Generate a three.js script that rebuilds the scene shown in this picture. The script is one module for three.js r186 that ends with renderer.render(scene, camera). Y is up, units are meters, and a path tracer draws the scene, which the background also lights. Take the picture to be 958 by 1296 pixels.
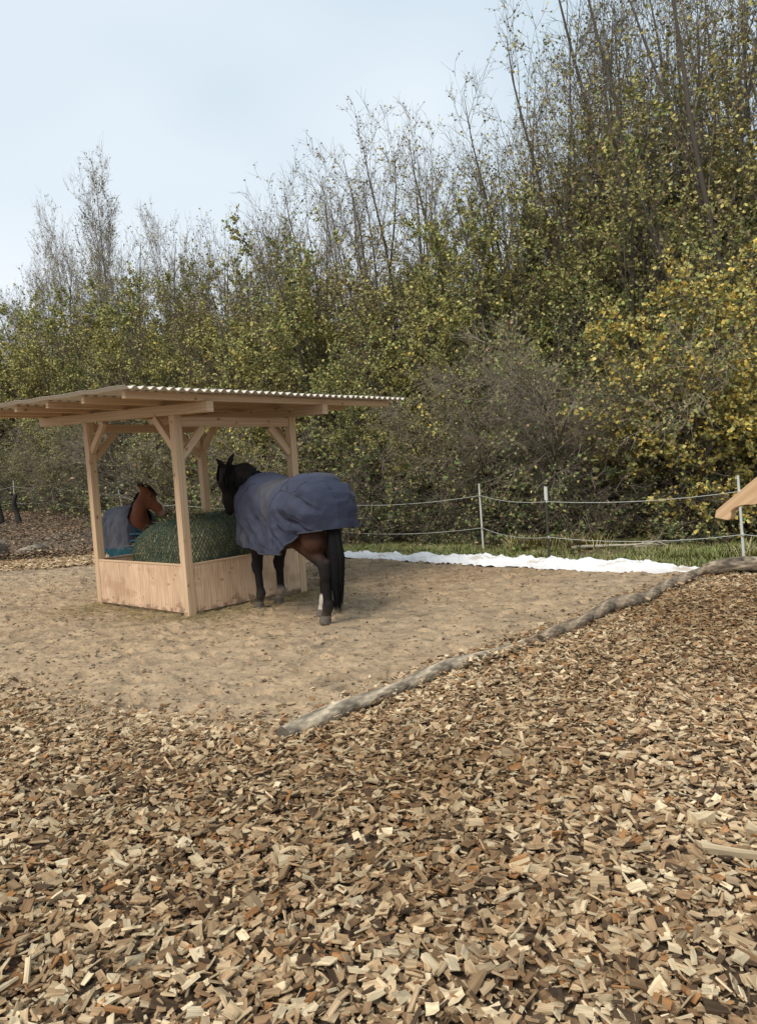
import * as THREE from 'three';
import { mergeGeometries } from 'three/addons/utils/BufferGeometryUtils.js';
import { RoundedBoxGeometry } from 'three/addons/geometries/RoundedBoxGeometry.js';

// ---------------------------------------------------------------- camera, sky, sun, exposure
const scene = new THREE.Scene();
const camera = new THREE.PerspectiveCamera(69.4, 958 / 1296, 0.05, 600);
camera.position.set(0, 1.55, 0);
camera.rotation.order = 'YXZ';
camera.rotation.set(-0.0577, 0, 0);
camera.rotateZ(-0.065);
const renderer = new THREE.WebGLRenderer({ antialias: true });
renderer.toneMapping = THREE.LinearToneMapping;
renderer.toneMappingExposure = 1.9;
renderer.shadowMap.enabled = true;

const clamp = (x, a = 0, b = 1) => Math.min(b, Math.max(a, x));
const lerp = (a, b, t) => a + (b - a) * t;
const ss = (a, b, x) => { const t = clamp((x - a) / (b - a)); return t * t * (3 - 2 * t); };
function rng(seed) { let a = seed >>> 0; return () => { a = (a + 0x6D2B79F5) | 0; let t = Math.imul(a ^ (a >>> 15), 1 | a); t = (t + Math.imul(t ^ (t >>> 7), 61 | t)) ^ t; return ((t ^ (t >>> 14)) >>> 0) / 4294967296; }; }
function hash3(x, y, z) { let h = Math.imul(x, 374761393) ^ Math.imul(y, 668265263) ^ Math.imul(z, 2147483647 - 1274126177); h = Math.imul(h ^ (h >>> 13), 1274126177); return ((h ^ (h >>> 16)) >>> 0) / 4294967296; }
function noise3(x, y, z, per = 0) {
  const X = Math.floor(x), Y = Math.floor(y), Z = Math.floor(z); let fx = x - X, fy = y - Y, fz = z - Z;
  fx = fx * fx * (3 - 2 * fx); fy = fy * fy * (3 - 2 * fy); fz = fz * fz * (3 - 2 * fz);
  const m = per ? (v) => ((v % per) + per) % per : (v) => v, a = m(X), b = m(X + 1), c = m(Y), d = m(Y + 1);
  return lerp(lerp(lerp(hash3(a, c, Z), hash3(b, c, Z), fx), lerp(hash3(a, d, Z), hash3(b, d, Z), fx), fy),
    lerp(lerp(hash3(a, c, Z + 1), hash3(b, c, Z + 1), fx), lerp(hash3(a, d, Z + 1), hash3(b, d, Z + 1), fx), fy), fz) * 2 - 1;
}
function fbm(x, y, z, n = 4) { let s = 0, a = 0.5; for (let i = 0; i < n; i++) { s += a * noise3(x, y, z + i * 7.3); x *= 2.03; y *= 2.03; z *= 2.03; a *= 0.5; } return s; }

{ // overcast sky: pale blue grey above, whiter towards the horizon, broad soft cloud
  const w = 512, h = 256, data = new Float32Array(w * h * 4);
  for (let j = 0; j < h; j++) for (let i = 0; i < w; i++) {
    const el = (j / (h - 1) - 0.5) * Math.PI, az = (i / w) * 2 * Math.PI;
    const x = Math.cos(el) * Math.cos(az), y = Math.sin(el), z = Math.cos(el) * Math.sin(az);
    const c = fbm(x * 1.4 + 3, y * 2.2, z * 1.4 + 9, 4);
    const t = ss(-0.1, 1.0, 0.60 + 0.44 * x - 0.62 * y + 0.9 * c);   // broad cloud bank on one side, a bluer gap on the other
    const k = (j * w + i) * 4, g = y < 0 ? 0.55 : 1;
    data[k] = lerp(0.31, 0.53, t) * g; data[k + 1] = lerp(0.385, 0.55, t) * g; data[k + 2] = lerp(0.445, 0.575, t) * g; data[k + 3] = 1;
  }
  const sky = new THREE.DataTexture(data, w, h, THREE.RGBAFormat, THREE.FloatType);
  sky.mapping = THREE.EquirectangularReflectionMapping; sky.colorSpace = THREE.LinearSRGBColorSpace; sky.magFilter = THREE.LinearFilter; sky.minFilter = THREE.LinearFilter; sky.needsUpdate = true;
  scene.background = sky; scene.environment = sky;
}
const sun = new THREE.DirectionalLight(0xfff6ea, 1.5);
sun.position.set(-10, 24, 8); sun.target.position.set(0, 0, -9); sun.castShadow = true; sun.shadow.radius = 50;
Object.assign(sun.shadow.camera, { left: -40, right: 40, top: 40, bottom: -40, near: 1, far: 120 }); sun.shadow.mapSize.set(2048, 2048);
scene.add(sun); scene.add(sun.target);

// ---------------------------------------------------------------- helpers
const names = new Map();
function numbered(n) { const k = names.get(n) || 0; names.set(n, k + 1); return k ? `${n}_${String(k).padStart(3, '0')}` : n; }
function tag(o, label, category, group, kind) { o.userData.label = label; if (category) o.userData.category = category; if (group) o.userData.group = group; if (kind) o.userData.kind = kind; return o; }
function shadows(m) { m.castShadow = true; m.receiveShadow = true; return m; }
function thing(name, label, category, p = [0, 0, 0], turn = 0, group) { const o = new THREE.Group(); o.name = numbered(name); o.position.set(...p); o.rotation.y = turn; scene.add(o); return tag(o, label, category, group); }
function part(name, geo, material, parent) { const m = shadows(new THREE.Mesh(geo, material)); m.name = name; parent.add(m); return m; }
function single(name, geo, material, label, category, group) { const m = shadows(new THREE.Mesh(geo, material)); m.name = numbered(name); scene.add(m); return tag(m, label, category, group); }
function struct(name, geo, material, label) { const m = shadows(new THREE.Mesh(geo, material)); m.name = numbered(name); scene.add(m); m.userData.kind = 'structure'; if (label) m.userData.label = label; return m; }
const lin = (r, g, b) => new THREE.Color().setRGB(r, g, b);
function mat(c, roughness = 0.9, o = {}) { return new THREE.MeshPhysicalMaterial({ color: Array.isArray(c) ? lin(...c) : c, roughness, ...o }); }
function makeTex(w, h, fn, srgb = true) {
  const d = new Uint8Array(w * h * 4);
  for (let j = 0; j < h; j++) for (let i = 0; i < w; i++) { const c = fn(i / w, j / h), k = (j * w + i) * 4; d[k] = clamp(c[0], 0, 255); d[k + 1] = clamp(c[1], 0, 255); d[k + 2] = clamp(c[2], 0, 255); d[k + 3] = 255; }
  const t = new THREE.DataTexture(d, w, h, THREE.RGBAFormat); t.wrapS = t.wrapT = THREE.RepeatWrapping; t.magFilter = THREE.LinearFilter; t.minFilter = THREE.LinearMipmapLinearFilter; t.generateMipmaps = true;
  if (srgb) t.colorSpace = THREE.SRGBColorSpace; t.needsUpdate = true; return t;
}
// tileable fbm for textures: u,v in 0..1
function tfbm(u, v, f, n = 4, z = 0, fy = f) { let s = 0, a = 0.5; for (let i = 0; i < n; i++) { const F = f * 2 ** i, R = fy / f; s += a * tnoise(u * F, v * F * R, z + i * 3.7, F, F * R); a *= 0.5; } return s; }
function tnoise(x, y, z, px, py) {
  const X = Math.floor(x), Y = Math.floor(y); let fx = x - X, fy = y - Y; fx = fx * fx * (3 - 2 * fx); fy = fy * fy * (3 - 2 * fy);
  const a = X % px, b = (X + 1) % px, c = Y % py, d = (Y + 1) % py, Z = Math.floor(z * 10);
  return lerp(lerp(hash3(a, c, Z), hash3(b, c, Z), fx), lerp(hash3(a, d, Z), hash3(b, d, Z), fx), fy) * 2 - 1;
}
// growable mesh: tubes, leaves, quads with vertex colours
class MB {
  constructor() { this.p = []; this.n = []; this.c = []; this.i = []; }
  v(x, y, z, nx, ny, nz, c) { this.p.push(x, y, z); this.n.push(nx, ny, nz); this.c.push(c[0], c[1], c[2]); return this.p.length / 3 - 1; }
  tube(pts, rad, sides, col, cap = false) {
    let ux = 0.37, uy = 0.21, uz = 0.9; const base = this.p.length / 3, N = pts.length;
    for (let k = 0; k < N; k++) {
      const a = pts[Math.max(0, k - 1)], b = pts[Math.min(N - 1, k + 1)];
      let tx = b[0] - a[0], ty = b[1] - a[1], tz = b[2] - a[2]; const tl = Math.hypot(tx, ty, tz) || 1; tx /= tl; ty /= tl; tz /= tl;
      let d = ux * tx + uy * ty + uz * tz; ux -= d * tx; uy -= d * ty; uz -= d * tz; let ul = Math.hypot(ux, uy, uz);
      if (ul < 1e-4) { ux = ty; uy = -tx; uz = 0.01; d = ux * tx + uy * ty + uz * tz; ux -= d * tx; uy -= d * ty; uz -= d * tz; ul = Math.hypot(ux, uy, uz) || 1; }
      ux /= ul; uy /= ul; uz /= ul;
      const vx = ty * uz - tz * uy, vy = tz * ux - tx * uz, vz = tx * uy - ty * ux, r = rad[k], cc = typeof col === 'function' ? col(k) : col;
      for (let s = 0; s < sides; s++) { const an = s / sides * Math.PI * 2, c = Math.cos(an), sn = Math.sin(an), nx = ux * c + vx * sn, ny = uy * c + vy * sn, nz = uz * c + vz * sn; this.v(pts[k][0] + nx * r, pts[k][1] + ny * r, pts[k][2] + nz * r, nx, ny, nz, cc); }
      if (k) for (let s = 0; s < sides; s++) { const s2 = (s + 1) % sides, A = base + (k - 1) * sides + s, B = base + (k - 1) * sides + s2, C = base + k * sides + s, D = base + k * sides + s2; this.i.push(A, B, D, A, D, C); }
    }
    if (cap) for (const k of [0, N - 1]) {
      const q = pts[k], o = pts[k ? N - 2 : 1], l = Math.hypot(q[0] - o[0], q[1] - o[1], q[2] - o[2]) || 1, nn = [(q[0] - o[0]) / l, (q[1] - o[1]) / l, (q[2] - o[2]) / l], cc = typeof col === 'function' ? col(k, true) : col;
      const c0 = this.v(q[0] + nn[0] * rad[k] * 0.15, q[1] + nn[1] * rad[k] * 0.15, q[2] + nn[2] * rad[k] * 0.15, ...nn, cc), ring = [];
      for (let s = 0; s < sides; s++) { const w = (base + k * sides + s) * 3; ring.push(this.v(this.p[w], this.p[w + 1], this.p[w + 2], ...nn, cc)); }
      for (let s = 0; s < sides; s++) { const A = ring[s], B = ring[(s + 1) % sides]; k ? this.i.push(A, B, c0) : this.i.push(B, A, c0); }
    }
  }
  leaf(x, y, z, dx, dy, dz, size, wide, roll, col) { // rhombus folded a little along its midrib
    const l = Math.hypot(dx, dy, dz) || 1; dx /= l; dy /= l; dz /= l;
    let ax = dz, ay = 0, az = -dx, al = Math.hypot(ax, az); if (al < 1e-3) { ax = 1; az = 0; al = 1; } ax /= al; az /= al;
    const bx = dy * az - dz * ay, by = dz * ax - dx * az, bz = dx * ay - dy * ax, c = Math.cos(roll), s = Math.sin(roll);
    const rx = ax * c + bx * s, ry = ay * c + by * s, rz = az * c + bz * s, nx = ry * dz - rz * dy, ny = rz * dx - rx * dz, nz = rx * dy - ry * dx;
    const w = size * wide * 0.5, m = size * 0.45, f = size * 0.09, i = this.p.length / 3;
    this.v(x, y, z, nx, ny, nz, col);
    this.v(x + dx * m + rx * w + nx * f, y + dy * m + ry * w + ny * f, z + dz * m + rz * w + nz * f, nx - rx * 0.3, ny - ry * 0.3, nz - rz * 0.3, col);
    this.v(x + dx * size, y + dy * size, z + dz * size, nx, ny, nz, col);
    this.v(x + dx * m - rx * w + nx * f, y + dy * m - ry * w + ny * f, z + dz * m - rz * w + nz * f, nx + rx * 0.3, ny + ry * 0.3, nz + rz * 0.3, col);
    this.i.push(i, i + 1, i + 2, i, i + 2, i + 3);
  }
  geo(colors = true) {
    const g = new THREE.BufferGeometry(); g.setAttribute('position', new THREE.Float32BufferAttribute(this.p, 3)); g.setAttribute('normal', new THREE.Float32BufferAttribute(this.n, 3));
    if (colors) g.setAttribute('color', new THREE.Float32BufferAttribute(this.c, 3)); g.setIndex(this.i); return g;
  }
}
function inPoly(x, z, P) { let c = false; for (let i = 0, j = P.length - 1; i < P.length; j = i++) { const [a, b] = P[i], [d, e] = P[j]; if ((b > z) !== (e > z) && x < (d - a) * (z - b) / (e - b) + a) c = !c; } return c; }
function edgeDist(x, z, P) { let m = 1e9; for (let i = 0, j = P.length - 1; i < P.length; j = i++) { const [a, b] = P[j], [c, d] = P[i], ex = c - a, ez = d - b, t = clamp(((x - a) * ex + (z - b) * ez) / (ex * ex + ez * ez)); m = Math.min(m, Math.hypot(x - a - ex * t, z - b - ez * t)); } return m; }
const inside = (x, z, P) => (inPoly(x, z, P) ? 1 : -1) * edgeDist(x, z, P);   // metres inside the outline, negative outside
// ---------------------------------------------------------------- the ground
const CHIPS = [[-9, 3], [-9, -8.6], [-5, -6.75], [-3.6, -6.0], [-3.0, -5.62], [-2.14, -4.98], [-1.5, -4.62], [-0.62, -4.42], [-0.1, -4.75], [0.94, -5.83], [1.79, -6.62], [2.9, -7.75], [3.9, -8.72], [4.4, -8.72], [6.5, -8.9], [10, -8.6], [10, 3]];
const FLEECE = [[-0.9, -13.45], [-0.53, -13.1], [0.4, -12.25], [1.42, -11.25], [2.1, -10.55], [2.72, -9.92], [3.3, -9.38], [3.72, -9.0], [4.0, -8.8]];
const SAND = [[-12, -9.6], [-9, -8.2], [-5, -6.5], [-3.0, -5.3], [-1.5, -4.3], [-0.6, -4.1], [0.2, -4.75], [1.9, -6.5], [4.05, -8.75], [3.72, -9.05], [2.72, -9.95], [1.42, -11.3], [-0.53, -13.15], [-1.6, -14.2], [-4.2, -15.2], [-6.9, -15.0], [-9, -14.4], [-12, -13.6]];
function gY(x, z) {
  const bank = 0.75 * ss(15.5, 30, -z) * ss(0, -8, x), wood = 0.25 * ss(14, 22, -z) * ss(-2, 3, x);
  return bank + wood + 0.04 * fbm(x * 0.35, z * 0.35, 2, 3) * ss(8, 14, -z);
}
function chipY(x, z) { const d = inside(x, z, CHIPS); return gY(x, z) + 0.035 * ss(-0.15, 0.5, d) + 0.05 * fbm(x * 0.9, z * 0.9, 5, 3) * ss(0, 1, d) + 0.012 * fbm(x * 5, z * 5, 8, 2); }
function pits(x, z) { // hoof prints trodden into the sand
  const s = 0.21; let h = 0; const X = Math.floor(x / s), Z = Math.floor(z / s);
  for (let i = -1; i <= 1; i++) for (let j = -1; j <= 1; j++) {
    const a = X + i, b = Z + j; if (hash3(a, b, 11) < 0.28) continue;
    const px = (a + hash3(a, b, 1)) * s, pz = (b + hash3(a, b, 2)) * s, r = 0.04 + 0.045 * hash3(a, b, 3), an = hash3(a, b, 4) * 6.28, e = 0.65 + 0.3 * hash3(a, b, 6);
    const dx = x - px, dz = z - pz, q = Math.hypot((dx * Math.cos(an) + dz * Math.sin(an)), (dz * Math.cos(an) - dx * Math.sin(an)) / e) / r;
    if (q < 1.8) h += (q < 1 ? -(1 - q ** 6) * 0.048 : 0.018 * Math.sin((q - 1) / 0.8 * Math.PI)) * (0.35 + hash3(a, b, 5));
  }
  return h;
}
function sandY(x, z) { return gY(x, z) + 0.02 + 0.03 * fbm(x * 0.8, z * 0.8, 1, 3) + pits(x, z) + 0.024 * fbm(x * 8, z * 8, 4, 3); }
function sheet(x0, x1, z0, z1, cell, yFn, keep, colFn) { // regular grid, cells kept where keep(x, z)
  const nx = Math.round((x1 - x0) / cell), nz = Math.round((z1 - z0) / cell), id = new Int32Array((nx + 1) * (nz + 1)).fill(-1), ok = new Uint8Array((nx + 1) * (nz + 1));
  const P = [], C = [], UV = [], I = [];
  for (let j = 0; j <= nz; j++) for (let i = 0; i <= nx; i++) ok[j * (nx + 1) + i] = keep(x0 + i * cell, z0 + j * cell) ? 1 : 0;
  const at = (i, j) => { const k = j * (nx + 1) + i; if (id[k] < 0) { const x = x0 + i * cell, z = z0 + j * cell; id[k] = P.length / 3; P.push(x, yFn(x, z), z); UV.push(x, z); if (colFn) C.push(...colFn(x, z)); } return id[k]; };
  for (let j = 0; j < nz; j++) for (let i = 0; i < nx; i++) { const k = j * (nx + 1) + i; if (ok[k] && ok[k + 1] && ok[k + nx + 1] && ok[k + nx + 2]) { const a = at(i, j), b = at(i + 1, j), c = at(i, j + 1), d = at(i + 1, j + 1); I.push(a, c, d, a, d, b); } }
  const g = new THREE.BufferGeometry(); g.setAttribute('position', new THREE.Float32BufferAttribute(P, 3)); g.setAttribute('uv', new THREE.Float32BufferAttribute(UV, 2)); if (colFn) g.setAttribute('color', new THREE.Float32BufferAttribute(C, 3));
  g.setIndex(I); g.computeVertexNormals(); return g;
}
const grainTex = makeTex(512, 512, (u, v) => { const n = tfbm(u, v, 8, 6, 1), q = tfbm(u, v, 64, 3, 2); const b = 232 + 44 * n + 34 * q; return [b, b * 0.985, b * 0.965]; });
const grainBump = makeTex(512, 512, (u, v) => { const b = 128 + 150 * tfbm(u, v, 32, 5, 5); return [b, b, b]; }, false);
{
  // broad earth and leaf mould out to the horizon
  const xs = [], zs = []; for (let k = -60; k <= 60; k++) { const s = Math.sign(k), a = Math.abs(k) / 60; xs.push(s * (a * 26 + a ** 4 * 260)); } for (let k = 0; k <= 110; k++) { const a = k / 110; zs.push(30 - a * 74 - a ** 6 * 300); }
  const P = [], UV = [], I = [], C = [], w = xs.length;
  for (const z of zs) for (const x of xs) { P.push(x, gY(x, z) - 0.03 + 0.05 * fbm(x * 0.9, z * 0.9, 6, 3) * ss(15, 17, -z), z); UV.push(x, z); const n = 0.5 + 0.5 * fbm(x * 0.6, z * 0.6, 3, 3); C.push(lerp(0.075, 0.15, n), lerp(0.058, 0.105, n), lerp(0.04, 0.065, n)); }
  for (let j = 0; j < zs.length - 1; j++) for (let i = 0; i < w - 1; i++) { const a = j * w + i; I.push(a, a + 1, a + w + 1, a, a + w + 1, a + w); }
  const g = new THREE.BufferGeometry(); g.setAttribute('position', new THREE.Float32BufferAttribute(P, 3)); g.setAttribute('uv', new THREE.Float32BufferAttribute(UV, 2)); g.setAttribute('color', new THREE.Float32BufferAttribute(C, 3)); g.setIndex(I); g.computeVertexNormals();
  struct('ground', g, mat([1, 1, 1], 1, { vertexColors: true, map: grainTex, bumpMap: grainBump, bumpScale: 0.02 }), 'dark earth and leaf mould under the wood');
}
{
  const col = (x, z) => {
    const n = fbm(x * 0.7, z * 0.7, 12, 4), m = fbm(x * 3.1 + 4, z * 3.1, 13, 4), k = fbm(x * 11, z * 11, 17, 3), wet = ss(0.2, 0.5, m) * 0.14 + ss(0.10, 0.34, k) * 0.28;
    const b = 1 + 0.14 * n - wet, damp = ss(0.1, 0.5, fbm(x * 0.45 + 9, z * 0.45, 19, 3) + 0.3 * ss(-8.5, -12.5, z)) * 0.2;
    return [0.46 * b * (1 - damp), (0.342 - 0.012 * n) * b * (1 - damp * 1.15), (0.218 - 0.02 * n) * b * (1 - damp * 1.3)];
  };
  const g = sheet(-9.6, 4.4, -15.4, -3.8, 0.045, sandY, (x, z) => inside(x, z, SAND) > -0.02 + 0.08 * fbm(x * 2, z * 2, 3, 2), col);
  struct('sand_paddock', g, mat([1, 1, 1], 1, { vertexColors: true, map: grainTex, bumpMap: grainBump, bumpScale: 0.012 }), 'trodden sandy paddock with hoof prints');
}
// ---------------------------------------------------------------- feeding shelter
function woodTex(seed, base, dark, knots) {
  const r = rng(seed), K = Array.from({ length: knots }, () => [r(), r(), 0.012 + r() * 0.014]);
  return makeTex(256, 1024, (u, v) => {
    let w = tfbm(u, v, 4, 3, seed, 2) * 0.10; let kn = 0;
    for (const [a, b, q] of K) { let dx = Math.abs(u - a); dx = Math.min(dx, 1 - dx); let dy = Math.abs(v - b); dy = Math.min(dy, 1 - dy); const d = Math.hypot(dx, dy * 3) / q; w += 0.16 * Math.exp(-d * 0.55); kn = Math.max(kn, Math.exp(-d * d * 0.9)); }
    const ring = 0.5 + 0.5 * Math.sin((u + w) * 70 + 3 * tfbm(u, v, 8, 2, seed + 3, 2)), fine = tfbm(u, v, 64, 3, seed + 5, 4), band = tfbm(u, v, 4, 2, seed + 9, 2);
    const t = clamp(0.26 * ring + 0.32 * fine + 0.3 * band + 0.18); return [0, 1, 2].map((c) => lerp(lerp(base[c], dark[c], t), [92, 58, 34][c], kn * 0.8));
  });
}
const pineTex = woodTex(5, [226, 196, 160], [184, 146, 108], 9);
const pineMat = mat([0.86, 0.86, 0.86], 0.75, { map: pineTex });
const pineMatB = pineMat;
const panelTex = (() => {
  const r = rng(77), K = Array.from({ length: 12 }, () => [r(), r(), 0.006 + r() * 0.006]), S = Array.from({ length: 9 }, () => r() * 0.5 + 0.5);
  return makeTex(1024, 512, (u, v) => {
    const b = Math.floor(u * 9), f = u * 9 - b; let kn = 0, w = 0;
    for (const [a, c, q] of K) { const dx = u - a, d = Math.hypot(dx * 2, v - c) / q * 0.6; kn = Math.max(kn, Math.exp(-d * d)); w += 0.012 * Math.exp(-d * 0.5); }
    const fine = tfbm(u, v, 128, 3, b, 4), band = tfbm(u, v, 16, 3, 31, 2), ring = Math.sin((u + w) * 330 + b * 11 + 4 * tfbm(u, v, 16, 2, 7, 2));
    const stain = ss(0.08, 0.45, tfbm(u, v, 8, 5, 44, 4)), low = ss(0.0, 0.35, tfbm(u, v, 32, 4, 51, 16) + 0.28 - v * 3.6);
    let c = [218, 183, 150].map((q, i) => q * (0.9 + 0.1 * S[b]) + ring * 6 + fine * 24 + band * 16 - stain * [15, 16, 17][i]);
    if (f < 0.015) c = c.map((q) => q * 0.86);
    c = c.map((q, i) => lerp(q, [128, 86, 56][i], kn * 0.75)); return c.map((q, i) => lerp(q, [112, 92, 72][i], low * 0.5));
  });
})();
const panelMat = mat([0.92, 0.92, 0.92], 0.8, { map: panelTex });
function orient(geo, a, b, up = new THREE.Vector3(0, 1, 0)) { // y axis of geo onto a->b
  const A = new THREE.Vector3(...a), B = new THREE.Vector3(...b), y = B.clone().sub(A).normalize(); let x = up.clone().cross(y); if (x.lengthSq() < 1e-4) x = new THREE.Vector3(1, 0, 0); x.normalize(); const z = x.clone().cross(y);
  return geo.applyMatrix4(new THREE.Matrix4().makeBasis(x, y, z).setPosition(A.add(B).multiplyScalar(0.5)));
}
let timberN = 0;
function timber(a, b, w, d, up, sheared = 0) { // squared timber from a to b, uv in metres along its length
  const L = Math.hypot(b[0] - a[0], b[1] - a[1], b[2] - a[2]), g = new RoundedBoxGeometry(w, L, d, 1, 0.004), p = g.attributes.position, n = g.attributes.normal, uv = [];
  timberN++;
  for (let i = 0; i < p.count; i++) { const across = Math.abs(n.getX(i)) > 0.6 ? p.getZ(i) : p.getX(i); uv.push(across * 2 + timberN * 0.37 + (Math.abs(n.getX(i)) > 0.6 ? 0.4 : 0), p.getY(i) * 0.45 + timberN * 0.23); }
  g.setAttribute('uv', new THREE.Float32BufferAttribute(uv, 2)); return orient(g, a, b, up);
}
const BN = [-2.2, -8.32], BU = [-0.752, -0.659], BV = [0.659, -0.752], BUL = 1.94, BVL = 1.72; // near post, the two side directions, side lengths
const bp = (u, v, y) => [BN[0] + BU[0] * u + BV[0] * v, y, BN[1] + BU[1] * u + BV[1] * v];
const upU = new THREE.Vector3(BU[0], 0, BU[1]), upV = new THREE.Vector3(BV[0], 0, BV[1]);
const feeder = thing('feeding_shelter', 'open timber feeding shelter with corrugated roof and boarded feed box', 'shelter');
{
  const topAt = (u) => 2.30 + 0.045 * u;   // roof rises gently to the back
  for (const [u, v] of [[0, 0], [BUL, 0], [0, BVL], [BUL, BVL]]) part('post', timber(bp(u, v, -0.05), bp(u, v, topAt(u) - 0.002), 0.1, 0.1, upU), pineMat, feeder);
  const hb = 0.115; // two beams along u
  for (const v of [0, BVL]) part('beam', timber(bp(-0.66, v, topAt(-0.66) + hb / 2), bp(3.2, v, topAt(3.2) + hb / 2), hb, 0.09, upV), pineMat, feeder);
  const hp = 0.07; // purlins along v
  for (const u of [-0.58, 0.22, 1.02, 1.82, 2.56, 3.08]) { const y = topAt(u) + hb + 0.003 + hp / 2; part('purlin', timber(bp(u, -0.95, y), bp(u, 3.0, y), hp, 0.065, upU), pineMatB, feeder); }
  // knee braces: along u under the beams, along v out to the purlins
  for (const v of [0, BVL]) { const L = 0.36;
    for (const [u, s] of [[0, 1], [BUL, -1]]) part('brace', timber(bp(u + s * 0.045, v, topAt(u) - L - 0.02), bp(u + s * (L + 0.045), v, topAt(u + s * L) - 0.012), 0.085, 0.05, upV), pineMatB, feeder); }
  for (const u of [0, BUL]) { const y = topAt(u) - 0.075; // rails between the posts across v and their braces
    part('rail', timber(bp(u, 0.051, y), bp(u, BVL - 0.051, y), 0.11, 0.06, upU), pineMatB, feeder);
    for (const [v, s] of [[0, 1], [BVL, -1]]) part('brace', timber(bp(u, v + s * 0.045, y - 0.40), bp(u, v + s * 0.36, y - 0.062), 0.085, 0.05, upU), pineMat, feeder); }
  // corrugated sheets: waves run along u, sheets lie side by side along v
  const roofMat = mat([0.60, 0.555, 0.48], 0.75), pitch = 0.105, amp = 0.017, u0 = -0.80, u1 = 3.36, W = 1.04;
  for (let k = 0; k < 4; k++) {
    const v0 = -1.05 + k * W, v1 = v0 + W + 0.06, nv = Math.round((v1 - v0) / pitch * 8), nu = 14, mb = new MB(), r = rng(40 + k), du = (r() - 0.5) * 0.05;
    const at = (i, j, top) => { const u = lerp(u0 + du, u1 + du, j / nu), v = lerp(v0, v1, i / nv), sag = -0.008 * Math.sin((u + 0.42) / 0.74 * Math.PI * 2) * (k === 0 ? 1 : 0.4); return bp(u, v, topAt(u) + hb + hp + 0.025 + amp * Math.cos((v + 1.05) / pitch * Math.PI * 2) + sag + (k % 2) * 0.006 + top); };
    const ids = [];
    for (const top of [0, 0.004]) { const base = mb.p.length / 3; ids.push(base); for (let j = 0; j <= nu; j++) for (let i = 0; i <= nv; i++) { const q = at(i, j, top), d = -amp * Math.PI * 2 / pitch * Math.sin((lerp(v0, v1, i / nv) + 1.05) / pitch * Math.PI * 2), s = top ? 1 : -1, l = Math.hypot(1, d); mb.v(...q, -d * BV[0] * s / l, s / l, -d * BV[1] * s / l, [1, 1, 1]); } }
    const w = nv + 1;
    for (let j = 0; j < nu; j++) for (let i = 0; i < nv; i++) { const a = j * w + i; mb.i.push(a, a + w + 1, a + 1, a, a + w, a + w + 1); const b = ids[1] + a; mb.i.push(b, b + 1, b + w + 1, b, b + w + 1, b + w); }
    for (let i = 0; i < nv; i++) for (const j of [0, nu]) { const a = j * w + i, b = ids[1] + a; mb.i.push(a, a + 1, b + 1, a, b + 1, b); }
    for (let j = 0; j < nu; j++) for (const i of [0, nv]) { const a = j * w + i, b = ids[1] + a; mb.i.push(a, a + w, b + w, a, b + w, b); }
    part('roof_sheet', mb.geo(false), roofMat, feeder);
  }
  // the box: panels between the posts with a cap strip, a dark skid under each
  const h0 = 0.065, h1 = 0.60, railMat = mat([0.42, 0.31, 0.20], 0.9);
  const panel = (a, b, off2, off) => { // off2: towards the inside of the box
    const L = Math.hypot(b[0] - a[0], b[2] - a[2]), g = new THREE.BoxGeometry(L, h1 - h0, 0.024), uv = g.attributes.uv, p = g.attributes.position;
    for (let i = 0; i < p.count; i++) uv.setXY(i, p.getX(i) / 2.0 + off, (p.getY(i) + (h1 - h0) / 2) / 0.62);
    const x = new THREE.Vector3(b[0] - a[0], 0, b[2] - a[2]).normalize(), z = x.clone().cross(new THREE.Vector3(0, 1, 0));
    const M = new THREE.Matrix4().makeBasis(x, new THREE.Vector3(0, 1, 0), z).setPosition((a[0] + b[0]) / 2, (h0 + h1) / 2, (a[2] + b[2]) / 2); g.applyMatrix4(M);
    const pn = part('side_panel', g, panelMat, feeder);
    part('cap_strip', timber([a[0], h1 + 0.012, a[2]], [b[0], h1 + 0.012, b[2]], 0.035, 0.022, new THREE.Vector3(0, 1, 0)), pineMatB, pn);
    const ix = (off2[0] * 0.07), iz = (off2[1] * 0.07); part('skid', timber([a[0] + ix, 0.03, a[2] + iz], [b[0] + ix, 0.03, b[2] + iz], 0.06, 0.05, new THREE.Vector3(0, 1, 0)), railMat, pn);
  };
  panel(bp(BUL - 0.052, -0.03, 0), bp(0.052, -0.03, 0), BV, 0.1);
  panel(bp(-0.03, 0.052, 0), bp(-0.03, BVL - 0.052, 0), BU, 0.63);
  panel(bp(0.052, BVL + 0.03, 0), bp(BUL - 0.052, BVL + 0.03, 0), [-BV[0], -BV[1]], 0.3);
  panel(bp(BUL + 0.03, BVL - 0.052, 0), bp(BUL + 0.03, 0.052, 0), [-BU[0], -BU[1]], 0.81);
}
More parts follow.
